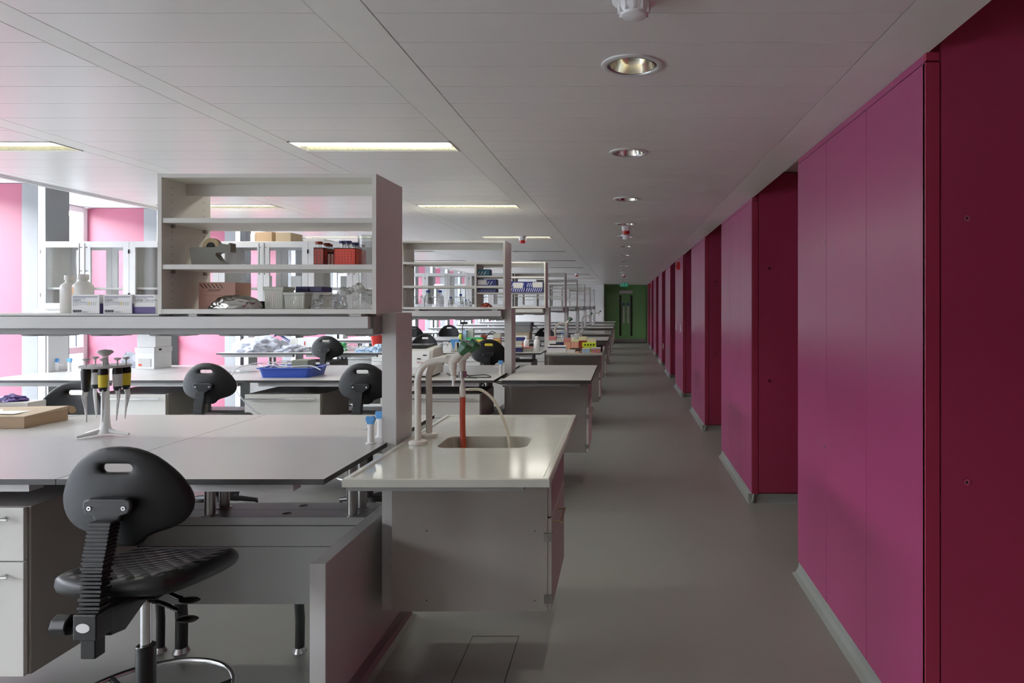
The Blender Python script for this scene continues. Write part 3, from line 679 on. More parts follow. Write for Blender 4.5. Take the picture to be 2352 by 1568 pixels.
# ---------------------------------------------------------------- chairs
def backrest_mesh():
    half = [(0,0),(60,3),(115,14),(170,34),(225,66),(275,108),(325,160),(368,215),(400,275),(420,325),(428,365),(424,412),(410,452),(380,494),(338,524),(285,545),(228,560),(178,578),(146,602),(130,628),(120,645),(60,648)]
    pts = half+[(0,646)]+[(-a,b) for a,b in half[::-1][:-1]]
    k = 0.415/856
    pts = [((a)*k,(135-b)*k) for a,b in pts]         # about hole centre
    N = 72
    def ray(ang):
        dx,dz = math.cos(ang),math.sin(ang); best=None
        for i in range(len(pts)):
            (x1,z1),(x2,z2) = pts[i],pts[(i+1)%len(pts)]
            ex,ez = x2-x1,z2-z1; den = dx*ez-dz*ex
            if abs(den)<1e-12: continue
            t_ = (x1*ez-z1*ex)/den; u = (x1*dz-z1*dx)/den
            if t_>0 and -1e-6<=u<=1+1e-6: best = t_ if best is None else max(best,t_)
        return best
    def hole(ang):   # rounded slot 0.098 x 0.028
        dx,dz = math.cos(ang),math.sin(ang); a,r_ = 0.035,0.0142
        if abs(dz)>1e-6 and abs(dx/dz)*r_ <= a: return abs(r_/dz)
        cx = a if dx>0 else -a
        bq = dx*cx; cq = cx*cx-r_*r_; return bq+math.sqrt(max(0,bq*bq-cq))
    b = MB(); bm = b.bm; ts = [0,0.02,0.06,0.15,0.3,0.5,0.7,0.86,0.95,0.985,1.0]
    th = [0.006,0.010,0.013,0.016,0.018,0.018,0.017,0.015,0.012,0.008,0.001]
    F=[];B_=[]
    for t_,h in zip(ts,th):
        fr,bk=[],[]
        for i in range(N):
            an = 2*PI*i/N; ro,rh = ray(an),hole(an); rr = rh+(ro-rh)*t_
            x_,z_ = math.cos(an)*rr,math.sin(an)*rr
            yc = 1.1*x_*x_ - 0.05*z_ + 0.25*(z_+0.1)**2
            fr.append(bm.verts.new((x_,yc+h,z_))); bk.append(bm.verts.new((x_,yc-h,z_)))
        F.append(fr);B_.append(bk)
    for i in range(len(ts)-1): b.loft(F[i],F[i+1]); b.loft(B_[i],B_[i+1])
    b.loft(F[0],B_[0]); b.loft(F[-1],B_[-1])
    return b
def make_chair(loc,label,dz=0.0):
    t = thing('laboratory_chair',loc,label,'chair','black lab chairs around the benches')
    b = backrest_mesh(); bmesh.ops.translate(b.bm,verts=b.bm.verts,vec=(0,-0.125,1.097+dz)); b.done('backrest','black',t,smooth=60,local=True)
    # bracket
    zb = 0.985+dz
    w = MB(); w.prism([(-0.072,0.022),(-0.055,0.028),(0.055,0.028),(0.072,0.022),(0.074,0.0),(0.066,-0.018),(0.042,-0.026),(0.036,-0.045),(-0.036,-0.045),(-0.042,-0.026),(-0.066,-0.018),(-0.074,0.0)],'y',-0.012,0.014)
    bmesh.ops.translate(w.bm,verts=w.bm.verts,vec=(0,-0.157,zb)); br = w.done('back_bracket','blackp',t,bevel=0.005,local=True)
    for sx in (-0.052,0.052): MB().cyl((sx,-0.168,zb),(sx,-0.1715,zb),0.0065).cyl((sx,-0.1715,zb),(sx,-0.172,zb),0.003,mi=1).done('bolt',['chrome','ink'],br,local=True)
    # bellows
    w = MB(); n = 34; z1,z0 = zb-0.04,0.70
    MB().box(-0.028,0.028,-0.19,-0.16,zb-0.08,zb-0.035).done('spine_bar','blackp',t,bevel=0.003,local=True)
    path = [(-0.176,z1),(-0.19,z1-0.06),(-0.205,(z1+z0)/2),(-0.218,z0)]
    cz = spl([(0,p[0],p[1]) for p in path],12)
    for i in range(n):
        f = i/(n-1)*(len(cz)-1); a = cz[int(f)]; c = cz[min(int(f)+1,len(cz)-1)]; p = a.lerp(c,f-int(f))
        s_ = 0.034 if i%2==0 else 0.030
        hz = (z1-z0)/(n-1)*0.52; w.box(-s_,s_,p.y-s_*0.62,p.y+s_*0.62,p.z-hz,p.z+hz)
    w.done('bellows_cover','rubber',t,bevel=0.0012,local=True)
    g = MB().box(-0.034,0.034,-0.252,-0.185,0.625,0.70).prism([(-0.19,0.695),(0.02,0.69),(0.05,0.66),(-0.05,0.645),(-0.13,0.60),(-0.19,0.61)],'x',-0.03,0.03).box(-0.022,0.022,-0.24,-0.20,0.565,0.625).box(-0.09,0.09,-0.08,0.10,0.668,0.70).done('mechanism','blackp',t,bevel=0.003,local=True)
    m = MB(); m.lathe((0,0,0),[(0.001,0),(0.02,0),(0.02,0.001),(0.001,0.0012)],24,sy=0.68); bmesh.ops.rotate(m.bm,verts=m.bm.verts,cent=(0,0,0),matrix=Matrix.Rotation(PI/2,3,'X')); bmesh.ops.translate(m.bm,verts=m.bm.verts,vec=(-0.004,-0.2525,0.662)); m.done('maker_badge','whitep',g,local=True)
    MB().cyl((-0.034,-0.215,0.655),(-0.065,-0.215,0.655),0.008).cyl((-0.065,-0.215,0.655),(-0.112,-0.215,0.655),0.031,seg=8).done('knob','blackp',t,bevel=0.004,local=True)
    # seat
    w = MB(); bm = w.bm; nx,ny = 36,40
    def prof(u,v):   # u,v in -1..1
        y_ = 0.04+v*0.215; wd = 0.198-0.018*max(0,-v)**2-0.012*max(0,v)**3
        e = 5.0
        return u,v,wd
    top=[];bot=[]
    for j in range(ny+1):
        v = -1+2*j/ny
        rt,rb=[],[]
        for i in range(nx+1):
            u = -1+2*i/nx
            # squircle mapping
            uu = u*math.sqrt(max(0,1-0.26*v*v*abs(v))); vv = v*math.sqrt(max(0,1-0.26*u*u*abs(u)))
            x_ = uu*0.198; y_ = 0.04+vv*0.222
            ed = max(abs(u),abs(v)); fall = 0.022*max(0,(ed-0.74)/0.26)**2.2
            zt_ = 0.768-0.12*y_-0.018*(1-u*u)*(1-(v*0.6)**2)-fall - 0.016*max(0,(v-0.6)/0.4)**2
            rt.append(bm.verts.new((x_,y_,zt_)))
            kk = 0.965 if (0<i<nx and 0<j<ny) else 0.99
            rb.append(bm.verts.new((x_*kk,0.04+(y_-0.04)*kk,(0.694 if kk<0.97 else 0.704)-0.12*y_)))
        top.append(rt);bot.append(rb)
    for j in range(ny):
        for i in range(nx):
            w._f((top[j][i],top[j][i+1],top[j+1][i+1],top[j+1][i])); w._f((bot[j][i],bot[j+1][i],bot[j+1][i+1],bot[j][i+1]))
    def rimloop(g): return [g[0][i] for i in range(nx)]+[g[j][nx] for j in range(ny)]+[g[ny][i] for i in range(nx,0,-1)]+[g[j][0] for j in range(ny,0,-1)]
    ta,ba = rimloop(top),rimloop(bot)
    md = [bm.verts.new(((p.co.x*0.5+q.co.x*0.5)*1.018,0.04+((p.co.y+q.co.y)*0.5-0.04)*1.018,(p.co.z*0.5+q.co.z*0.5))) for p,q in zip(ta,ba)]
    w.loft(ta,md); w.loft(md,ba)
    # thicken rim: push edge verts down slightly
    w.done('seat','seat',t,smooth=75,local=True)
    MB().cyl((0,0,0.47),(0,0,0.69),0.0165,seg=20).done('gas_lift','chrome',t,smooth=40,local=True)
    MB().lathe((0,0,0),[(0.040,0.07),(0.036,0.12),(0.029,0.16),(0.029,0.485),(0.026,0.488)],24).done('column','blackp',t,smooth=40,local=True)
    rg = MB(); R_=0.25; rg.tube([(math.cos(a*2*PI/64)*R_,math.sin(a*2*PI/64)*R_,0.305) for a in range(64)],0.0095,10,closed=True)
    ro = rg.done('foot_ring','chrome',t,smooth=60,local=True)
    sp = MB(); sp.lathe((0,0,0.28),[(0.034,0),(0.034,0.05),(0.030,0.052)],20)
    for k in range(3):
        a = k*2*PI/3+0.5; sp.tube([(math.cos(a)*0.03,math.sin(a)*0.03,0.298),(math.cos(a)*0.15,math.sin(a)*0.15,0.285),(math.cos(a)*0.245,math.sin(a)*0.245,0.302)],0.010,8)
    sp.done('ring_spokes','blackp',ro,smooth=40,local=True)
    for k in range(5):
        a = k*2*PI/5+0.3; c,s_ = math.cos(a),math.sin(a)
        MB().tube([(c*0.03,s_*0.03,0.10),(c*0.17,s_*0.17,0.085),(c*0.29,s_*0.29,0.062)],[0.026,0.021,0.016],8).done('leg','blackp',t,smooth=40,local=True)
        MB().lathe((c*0.285,s_*0.285,0),[(0.024,0.0),(0.026,0.012),(0.012,0.03),(0.010,0.062)],14).done('foot','blackp',t,smooth=40,local=True)
    for k,(dx,dy,a) in enumerate(((0.0,0.0,0.12),(0.02,-0.04,-0.1))):
        z_ = 0.652-0.012*k; x0 = 0.05
        l = MB(); cp=[(0.03+dx,0.02+dy*2,z_+0.02),(0.09,-0.01+dy,z_+0.004),(0.135+dx,-0.03+dy,z_-0.01*k)]
        sp_ = spl(cp,10); l.tube(sp_,[0.006 if i%2 else 0.008 for i in range(len(sp_))],10)
        e = Vector(cp[-1]); l.lathe(e+Vector((0.03,-0.004,-0.004-0.02*k)),[(0.001,-0.008),(0.026,-0.006),(0.034,0.0),(0.026,0.006),(0.001,0.009)],20,sy=0.62); l.done('lever','blackp',t,smooth=50,local=True)
    return t
chairs = [
 (-1.564,2.20,0,'black chair in front of the nearest bench, its back to the camera',0),
 (-3.167,5.22,0,'black chair at the second bench row, next to the blue tray',0),
 (-1.965,5.20,-0.05,'black chair at the second bench row, partly behind the nearest upright post',0),
 (-3.34,3.98,PI,'black chair behind the nearest bench, seen past the pipette stand',-0.03),
 (-3.73,8.55,0,'black chair at the third bench row, beside the crumpled white cloths',0.055),
 (-1.56,7.93,0,'black chair with the yellow box showing through its handle hole',0.045),
 (-3.5,13.42,PI,'black chair facing the camera behind the fourth bench row, mid room',0.045),
 (-4.45,14.35,0,'blue-grey looking chair with its back turned, far behind the fourth bench row',0),
 (-3.04,10.2,PI,'black chair facing the camera behind the third bench row',0),
 (-1.56,13.42,PI,'black chair facing the camera behind the white bottles, near the second post',-0.01),
]
ch0 = None
for i,(x,y,rz,lb,dz) in enumerate(chairs):
    if i == 0: c = ch0 = make_chair((x,y,0),lb)
    else:
        c = copy_tree(ch0); c.location = (x,y,dz*0); c['label'] = lb
        if dz: c.location = (x,y,0); [setattr(k,'location',(0,0,dz)) for k in c.children if k.name.split('.')[0] in ('backrest','back_bracket','seat','bellows_cover','spine_bar','mechanism','knob','lever')]
    c.rotation_euler = (0,0,rz)
# ---------------------------------------------------------------- loose things
def T(name,label,cat,loc=(0,0,0),group=None): return thing(name,loc,label,cat,group)
def carton(name,label,cat,x0,x1,y0,y1,z0,z1,m,group=None,lid=None,band=None,ang=0.0):
    t = T(name,label,cat,((x0+x1)/2,(y0+y1)/2,z0),group); hx,hy,h = (x1-x0)/2,(y1-y0)/2,z1-z0
    zl = h-0.28*h if lid else h
    MB().box(-hx,hx,-hy,hy,0.0005,zl).done('body',m,t,bevel=0.002,local=True)
    if lid: MB().box(-hx-0.003,hx+0.003,-hy-0.003,hy+0.003,zl,h).done('lid',lid,t,bevel=0.002,local=True)
    if band: MB().box(-hx+0.004,hx-0.004,-hy-0.0012,-hy,h*band[0],h*band[1]).done('printed_band',band[2],t,local=True)
    t.rotation_euler = (0,0,ang); return t
def bottle(name,label,x,y,z,r,h,m='whitep',cap='whitep',group=None,liquid=None,sq=False):
    t = T(name,label,'bottle',(x,y,z),group)
    hs = h*0.68
    prof = [(0.001,0.0006),(r*0.92,0.001),(r,r*0.12),(r,hs),(r*0.93,hs+r*0.22),(r*0.45,hs+r*0.62),(r*0.42,h*0.86)]
    MB().lathe((x,y,z),prof,24,sy=0.8 if sq else 1).done('body',m,t,smooth=50)
    MB().lathe((x,y,z),[(r*0.5,h*0.86),(r*0.52,h*0.87),(r*0.52,h*0.985),(r*0.47,h)],20).done('cap',cap,t,smooth=40)
    return t
# --- top deck of the nearest duct
zd = 1.5635
bottle('plastic_bottle','translucent white square-shouldered bottle at the left behind the glove boxes',X(160,3.1),3.1,zd,0.039,0.175,'milky','milky',sq=True)
t = bottle('plastic_bottle','translucent white bottle with an orange label behind the glove boxes',X(191,3.06),3.06,zd,0.043,0.178,'milky','milky',sq=True)
lo_ = MB().lathe((X(191,3.06),3.06,zd),[(0.0432,0.06),(0.0432,0.12)],40,cap=False,sy=0.81).done('label','orangel',t,smooth=60)
bm_ = lo_.data; b2 = bmesh.new(); b2.from_mesh(bm_)
bmesh.ops.delete(b2,geom=[f for f in b2.faces if not (f.calc_center_median().x < -0.022 and f.calc_center_median().y < 0.0)],context='FACES'); b2.to_mesh(bm_); b2.free()
def glove(px0,px1,yy,d,label,turned=False,ang=0.0):
    x0,x1 = X(px0,yy),X(px1,yy); z0,z1 = zd,zd+0.083
    t = T('glove_box',label,'box',(x0,yy,z0),'white glove boxes on the service duct'); w = x1-x0
    MB().box(0,w,0,d,0.0004,z1-z0).done('carton','whitep',t,bevel=0.0015,local=True)
    m = MB().box(0.007,w-0.008,-0.0006,0.0,0.072,0.0745); m.done('printed_band','indigo',t,local=True)
    def tx(s,sz,x,z,mt,bd=0.0):
        o = text(s,sz,mt,t,(0,0,0),bold=bd); o.location = (x,-0.0007,z)
    tx('Kimberly-Clark',0.0092,0.007,0.0635,'indigo'); tx('SAFESKIN',0.0085,0.007,0.0555,'ink',0.0002)
    if turned: tx('PURPLE NITRILE',0.0078,0.052,0.0555,'indigo'); tx('Powder-Free Exam Gloves Extra Strength',0.0048,0.007,0.0495,'ink')
    else:
        tx('PURPLE NITRILE',0.0085,0.007,0.047,'indigo'); tx('Powder-Free Exam Gloves',0.0055,0.007,0.0405,'ink'); tx('Latex-Free',0.0055,0.007,0.0345,'ink'); tx('MEDIUM',0.007,0.05,0.005,'ink')
    g = MB()
    if not turned:
        for k in range(14): g.box(0.007+k*0.0028,0.007+k*0.0028+0.0012+0.0006*(k%3),-0.0006,0,0.006,0.017)
        g.done('barcode','ink',t,local=True)
        for k in range(5): MB().cyl((w-0.055+k*0.0095,-0.0006,0.048),(w-0.055+k*0.0095,0,0.048),0.003).box(w-0.057+k*0.0095,w-0.053+k*0.0095,-0.0006,0,0.036,0.046).done('glove_pictogram','yellow' if k==1 else 'post',t,local=True)
    else:
        g.box(0.0,w,-0.0006,0,0.001,0.030); g.done('purple_panel','purple',t,local=True)
    if not turned: MB().box(w-0.0003,w+0.0006,0.002,d-0.002,0.001,0.03).box(w-0.0003,w+0.0006,0.002,d-0.002,0.03,0.045).done('side_panel','purple',t,local=True)
    t.rotation_euler = (0,0,ang)
glove(164,230,2.90,0.12,'white purple-nitrile glove box, first of the three beside the bottles',ang=-0.03)
glove(237,303,2.90,0.12,'white purple-nitrile glove box, middle one of three on the service duct')
glove(306,357,2.91,0.12,'purple and white nitrile glove box touching the shelf unit',True,ang=0.0)
# --- shelves of the nearest unit
zs = 1.7735
yy=2.93
sc = lambda px,py:(X(350+px/3.92,yy),Z(380+py/3.92,yy))
out = [sc(332,722),sc(352,884),sc(735,884),sc(735,880),sc(690,874),sc(650,862),sc(610,838),sc(585,810),sc(568,785),sc(578,770),sc(700,766),sc(705,750),sc(703,682),sc(690,680),sc(672,702),sc(612,684),sc(585,716),sc(560,718)]
dz = zs+0.0008-min(p[1] for p in out); out=[(p[0],p[1]+dz) for p in out]
t = T('tape_dispenser','grey-green tape dispenser with a masking tape roll on the middle shelf','tape dispenser',(out[1][0],yy,zs))
MB().prism(out,'y',yy,yy+0.042).done('body','taupe',t,bevel=0.002)
cx,cz = sc(516,712); cz += dz
MB().cyl((cx,yy+0.008,cz),(cx,yy+0.034,cz),0.037,seg=32).done('tape_roll','tape',t,smooth=40,bevel=0.001)
MB().cyl((cx,yy+0.007,cz),(cx,yy+0.035,cz),0.019,seg=24).done('roll_core','dark',t,smooth=40)
def rack(name,label,px0,px1,y,z,h,m,cap,tubes,group='tube racks on the middle shelf',depth=0.12,lab=None,tm='clear'):
    x0,x1 = X(px0,y),X(px1,y)
    t = T(name,label,'rack',((x0+x1)/2,y+depth/2,z),group)
    b = MB(); b.box(x0,x1,y,y+depth,z+0.0005,z+0.004)
    nh = 6; hz = (h-0.006)/nh
    b.box(x0,x1,y,y+0.003,z+0.004,z+h).box(x0,x1,y+depth-0.003,y+depth,z+0.004,z+h).box(x0,x0+0.003,y,y+depth,z+0.004,z+h).box(x1-0.003,x1,y,y+depth,z+0.004,z+h).box(x0,x1,y,y+depth,z+h-0.004,z+h)
    b.done('frame',m,t,bevel=0.0005)
    g = MB()
    n = max(3,int((x1-x0)/0.012))
    for i in range(n):
        for k in range(5):
            xx = x0+(i+0.5)*(x1-x0)/n; zz = z+0.012+k*(h-0.02)/5; g.box(xx-0.0028,xx+0.0028,y-0.0005,y,zz,zz+0.006)
    g.done('slots',lab or 'darkred',t)
    for (fx,fy,cm,hh) in tubes:
        xx,y2 = x0+fx*(x1-x0),y+fy*depth
        tb = MB().cyl((xx,y2,z+h),(xx,y2,z+h+hh),0.0125,seg=16).done('tube',tm,t,smooth=40)
        MB().cyl((xx,y2,z+h+hh),(xx,y2,z+h+hh+0.011),0.0155,seg=18).done('tube_cap',cm,tb,smooth=40)
    return t
rack('tube_rack','brick-red tube rack with red-capped tubes on the middle shelf',720,744,2.90,zs,0.076,'darkred','darkred',[(0.35,0.15,'darkred',0.016),(0.7,0.5,'darkred',0.014),(0.5,0.85,'darkred',0.013)],lab='orange')
rack('tube_rack','bright orange tube rack with blue-capped tubes on the middle shelf',767,817,2.90,zs,0.074,'orange','blue',[(0.3,0.2,'navy',0.022),(0.55,0.2,'navy',0.022),(0.3,0.5,'navy',0.02),(0.8,0.4,'navy',0.016),(0.85,0.8,'darkred',0.012),(0.6,0.8,'navy',0.014)],lab='red')
t = T('vial_stack','small white vials with dark caps standing between the red and orange racks','vials',(X(755,2.93),2.93,zs))
for k in range(3):
    xx = X(750+k*5.5,2.94); v = MB().cyl((xx,2.93+0.01*k,zs+0.0005),(xx,2.93+0.01*k,zs+0.052),0.0052,seg=12).done('vial','whitep',t,smooth=40); MB().cyl((xx,2.93+0.01*k,zs+0.052),(xx,2.93+0.01*k,zs+0.060),0.006,seg=12).done('vial_cap','blackp',v,smooth=40)
xc = X(838,2.96)
t = T('clear_beaker','tall clear plastic beaker with flared rim beside the orange rack','beaker',(xc,2.96,zs))
MB().lathe((xc,2.96,zs),[(0.001,0.001),(0.030,0.001),(0.031,0.003),(0.031,0.125),(0.034,0.137),(0.0295,0.125),(0.0295,0.004),(0.001,0.003)],32,cap=False).done('wall_of_beaker','clear',t,smooth=50)
zb = 1.584
# striped pink boxes
t = T('striped_box','pink cardboard box with black diagonal stripes on the bottom shelf','box',(X(490,2.99),3.04,zb))
MB().box(X(456,2.99),X(521,2.99),2.99,3.12,zb+0.0005,zb+0.060).done('lower_carton','pinkbox',t,bevel=0.001)
MB().box(X(456,2.99),X(540,2.99),2.992,3.12,zb+0.0605,zb+0.119).done('upper_carton','pinkbox',t,bevel=0.001)
g = MB()
for k in range(6):
    a = X(458+k*9,2.99); g.prism([(a,zb+0.112),(a+0.003,zb+0.112),(a+0.018,zb+0.092),(a+0.015,zb+0.092)],'y',2.9905,2.9918)
    if k < 5:
        a = X(482+k*6,2.99); g.prism([(a,zb+0.088),(a+0.003,zb+0.088),(a-0.010,zb+0.078),(a-0.013,zb+0.078)],'y',2.9905,2.9918)
g.done('stripes','ink',t)
b = crumple((X(542,2.93),2.93,zb+0.0006),(0.125,0.050,0.066),3,5,0.14,2.2,fine=0.11); t = tag(b.done('foil_packet','foil',smooth=180),'crumpled silver foil packet lying on the bottom shelf','packet')
carton('small_box','small black box behind the foil packet on the bottom shelf','box',X(591,3.05),X(606,3.05),3.05,3.12,zb,zb+0.035,'blackp')
def tub(label,px0,px1,y,z,h,dz_=0.10,gr=None):
    x0,x1 = X(px0,y),X(px1,y); t = T('plastic_tub',label,'tub',((x0+x1)/2,y+dz_/2,z),gr)
    MB().hexa([(x0+0.004,y+0.004,z+0.0006),(x1-0.004,y+0.004,z+0.0006),(x1-0.004,y+dz_-0.004,z+0.0006),(x0+0.004,y+dz_-0.004,z+0.0006),(x0,y,z+h*0.86),(x1,y,z+h*0.86),(x1,y+dz_,z+h*0.86),(x0,y+dz_,z+h*0.86)]).done('body','frost',t,bevel=0.003)
    MB().box(x0-0.003,x1+0.003,y-0.003,y+dz_+0.003,z+h*0.84,z+h).done('lid','frost',t,bevel=0.003)
    g = MB(); n=9
    for k in range(n): xx = x0+0.008+k*(x1-x0-0.016)/(n-1); g.box(xx-0.0005,xx+0.0005,y+0.0005,y+0.0016,z+0.01,z+h*0.7)
    g.done('ribs','whitep',t)
tub('tall frosted plastic tub with green contents on the bottom shelf',605,650,2.93,zb,0.098)
tub('low frosted plastic tub in front of the navy lids on the bottom shelf',652,700,2.88,zb,0.072,0.07)
t = T('navy_box','pair of navy box lids stacked on a white box behind the tubs','box',(X(705,3.06),3.08,zb))
MB().box(X(680,3.04),X(742,3.04),3.04,3.14,zb+0.0005,zb+0.076).done('white_box','whitep',t,bevel=0.001)
for a,c in ((680,710),(711.5,741)): MB().box(X(a,3.04),X(c,3.04),3.035,3.14,zb+0.077,zb+0.101).done('navy_lid','navy',t,bevel=0.002)
for k,(px,w,h,s,lb) in enumerate(((757,0.075,0.062,5,'crumpled clear plastic bag beside the frosted tubs on the bottom shelf'),(812,0.088,0.100,8,'larger crumpled clear plastic bag at the end of the bottom shelf'))):
    b = crumple((X(px,2.95),2.955-0.0*k,zb+0.0006),(w,0.075,h),s,5,0.32,2.2,fine=0.2)
    tag(b.done('plastic_bag','bag',smooth=180),lb,'bag','clear plastic bags on the bottom shelf')

# --- nearest bench
# pipette stand
px_,py_ = X(242,3.157),3.157
t = T('pipette_stand','white three-footed pipette stand carrying five black pipettes on the nearest bench','pipette stand',(px_,py_,BT))
b = MB(); b.lathe((px_,py_,BT),[(0.034,0.012),(0.028,0.024),(0.021,0.045),(0.0185,0.08),(0.0150,0.28),(0.016,0.315),(0.0125,0.345),(0.0115,0.372)],24); b.done('column','whitep',t,smooth=50)
MB().lathe((px_,py_,BT),[(0.0115,0.374),(0.031,0.390),(0.033,0.394),(0.026,0.402),(0.001,0.406)],28,cap=False).done('top_knob','taupe' if 0 else 'post',t,smooth=50)
for an,L in ((-0.05,0.115),(3.05,0.098),(4.0,0.108)):
    c,s_ = math.cos(an),math.sin(an)
    MB().tube([(px_+c*0.015,py_+s_*0.015,BT+0.024),(px_+c*0.05,py_+s_*0.05,BT+0.018),(px_+c*L,py_+s_*L,BT+0.008)],[0.014,0.010,0.0062],10).done('foot','whitep',t,smooth=50)
MB().lathe((px_,py_,BT),[(0.020,0.318),(0.100,0.322),(0.103,0.328),(0.100,0.333),(0.020,0.333)],32,cap=False).done('carousel','post',t,smooth=40)
for k,(an,lb,col) in enumerate(((4.44,'black pipette hanging at the left of the stand',None),(5.27,'black pipette with yellow label hanging at the front of the stand','yellow'),(6.45,'black pipette with yellow label hanging at the right of the stand','yellow'),(5.9,'black pipette with grey window hanging at the right front of the stand','post'),(2.67,'black pipette with pale label hanging at the rear left of the stand','post'))):
    c,s_ = math.cos(an),math.sin(an); x,y = px_+c*0.088,py_+s_*0.088
    p = T('pipette',lb,'pipette',(x,y,BT+0.15),'pipettes hanging on the stand')
    z = BT+0.022
    MB().tube([(x,y,z+0.300),(x,y,z+0.285),(x,y,z+0.24),(x,y,z+0.205),(x,y,z+0.195)],[0.018,0.0205,0.0185,0.0165,0.013],14).done('handle','blackp',p,smooth=50)
    if col: MB().tube([(x,y,z+0.272),(x,y,z+0.215)],[0.0203,0.0176],14).done('label',col,p,smooth=60)
    MB().cyl((x,y,z+0.30),(x,y,z+0.334),0.003,seg=10).lathe((x,y,z),[(0.003,0.333),(0.015,0.342),(0.014,0.346),(0.001,0.348)],16,cap=False).done('plunger','post',p,smooth=40)
    MB().tube([(x,y,z+0.195),(x+c*0.004,y+s_*0.004,z+0.17),(x-c*0.003,y,z+0.09),(x-c*0.006,y,z+0.055)],[0.009,0.007,0.0045,0.0028],10).done('shaft','whitep',p,smooth=50)
    MB().tube([(x+c*0.012,y+s_*0.012,z+0.205),(x+c*0.016,y+s_*0.016,z+0.17),(x+c*0.002,y+s_*0.002,z+0.11)],[0.004,0.003,0.003],8).done('ejector_arm','post',p,smooth=50)
# flat cardboard box
t = T('cardboard_box','flat brown cardboard box with a lifted end flap on the nearest bench','box',(-3.15,3.47,BT))
MB().box(-3.42,-2.977,3.336,3.60,BT+0.0005,BT+0.055).done('tray','card',t,bevel=0.001)
MB().hexa([(-3.42,3.334,BT+0.0555),(-2.975,3.334,BT+0.0555),(-2.975,3.602,BT+0.0555),(-3.42,3.602,BT+0.0555),(-3.42,3.334,BT+0.062),(-2.975,3.334,BT+0.060),(-2.975,3.602,BT+0.074),(-3.42,3.602,BT+0.066)]).done('lid','cardin',t)
fo = MB().prism([(3.60,0.06),(3.602,0.075),(3.635,0.065),(3.648,0.045),(3.64,0.03),(3.615,0.03),(3.60,0.045)],'x',-2.977,-2.972).done('end_flap','card',t)
MB().box(-3.34,-3.06,3.37,3.52,BT+0.067,BT+0.0678).done('paper_label','paper',t)
for v in fo.data.vertices: v.co.z += BT
t = carton('white_tray_box','shallow white box lying behind the flat cardboard box on the nearest bench','box',-3.55,-3.215,3.55,3.72,BT+0.0,BT+0.085,'whitep') if 0 else carton('white_tray_box','shallow white box lying behind the flat cardboard box','box',-3.62,-3.215,3.625,3.74,BT,BT+0.088,'whitep')
b = crumple((X(25,3.67),3.68,BT+0.0885),(0.075,0.05,0.035),11,4,0.35,2.5); tag(b.done('nitrile_glove','purglove',smooth=40),'crumpled purple nitrile glove lying on the shallow white box','glove')

# --- second bench row (row index 1)
zc = BT
t = T('white_box','large white shipping box with a small orange label at the window end','box',(X(350,6.5),6.62,zc),'white shipping boxes')
x0,x1 = X(310,6.5),X(354,6.5)
def wbox(x0,x1,y0,y1,z0,z1,lb,lab=False):
    t = T('white_box',lb,'box',((x0+x1)/2,(y0+y1)/2,z0),'white shipping boxes stacked by the windows')
    MB().box(x0,x1,y0,y1,z0+0.0005,z1).done('carton','paper',t,bevel=0.002)
    MB().box(x0-0.004,x1+0.004,y0-0.004,y1+0.004,z1-0.05,z1+0.002).done('lid','whitep',t,bevel=0.002)
    if lab:
        MB().box(x0+0.03,x0+0.15,y0-0.0055,y0-0.0005,z0+0.02,z0+0.10).done('label','post',t)
        MB().box(x0+0.035,x0+0.065,y0-0.007,y0-0.0055,z0+0.03,z0+0.05).done('orange_mark','orange',t)
    MB().box(x1-0.0,x1+0.0045,y0+0.06,y0+0.10,z1-0.03,z1-0.012).done('hand_slot','dark',t)
bpy.data.objects.remove(t)
wbox(X(311,6.45),X(354,6.45),6.45,6.70,BT,BT+0.205,'white shipping box with a small orange label, lower of the stack',True)
wbox(X(315,6.47),X(357,6.47),6.47,6.70,BT+0.208,BT+0.40,'white shipping box on top of the one with the orange label')
b = crumple((X(297,6.6),6.6,BT+0.0005),(0.085,0.07,0.155),15,4,0.3,3); tag(b.done('crumpled_bag','cloth',smooth=40),'crumpled white plastic bag leaning beside the white shipping boxes','bag')
b = crumple((X(520,6.2),6.2,BT+0.0003),(0.30,0.12,0.012),16,4,0.3,2); tag(b.done('plastic_sheet','bag',smooth=40),'flat sheet of clear plastic lying beside the blue tray','sheet')
# blue tray
x0,x1,y0,y1 = X(590,5.66),X(712,5.66),5.66,6.02
t = T('blue_tray','blue plastic tray full of coiled tubing on the second bench row','tray',((x0+x1)/2,5.84,BT))
b = MB(); pts=[]
def rr(ins,z): return [b.bm.verts.new((px,py,z)) for px,py in rrect(x0+ins,x1-ins,y0+ins,y1-ins,0.03)]
L = [rr(0.022,BT+0.001),rr(0.004,BT+0.075),rr(-0.012,BT+0.077),rr(-0.012,BT+0.084),rr(0.008,BT+0.084),rr(0.026,BT+0.008)]
for a,c in zip(L,L[1:]): b.loft(a,c)
b._f(L[0][::-1]); b._f(L[-1]); b.done('tray_shell','blue',t,smooth=35)
MB().box(x1+0.01,x1+0.035,y0+0.14,y0+0.22,BT+0.066,BT+0.082).done('handle','blue',t,bevel=0.003)
tc_ = T('clear_tubing','coil of clear tubing heaped in the blue tray with a loop hanging out','tubing',(X(630,5.8),5.8,BT+0.03))
cx,cy = X(640,5.82),5.82; P=[]
for k in range(60):
    a = k*0.42; rr_ = 0.075+0.035*math.sin(k*0.7); P.append((cx+math.cos(a)*rr_*1.5,cy+math.sin(a)*rr_*0.9,BT+0.05+0.05*abs(math.sin(k*0.23))+0.03*math.sin(a*1.3)))
MB().tube(P,0.0045,8).done('coil','wtube',tc_,smooth=60)
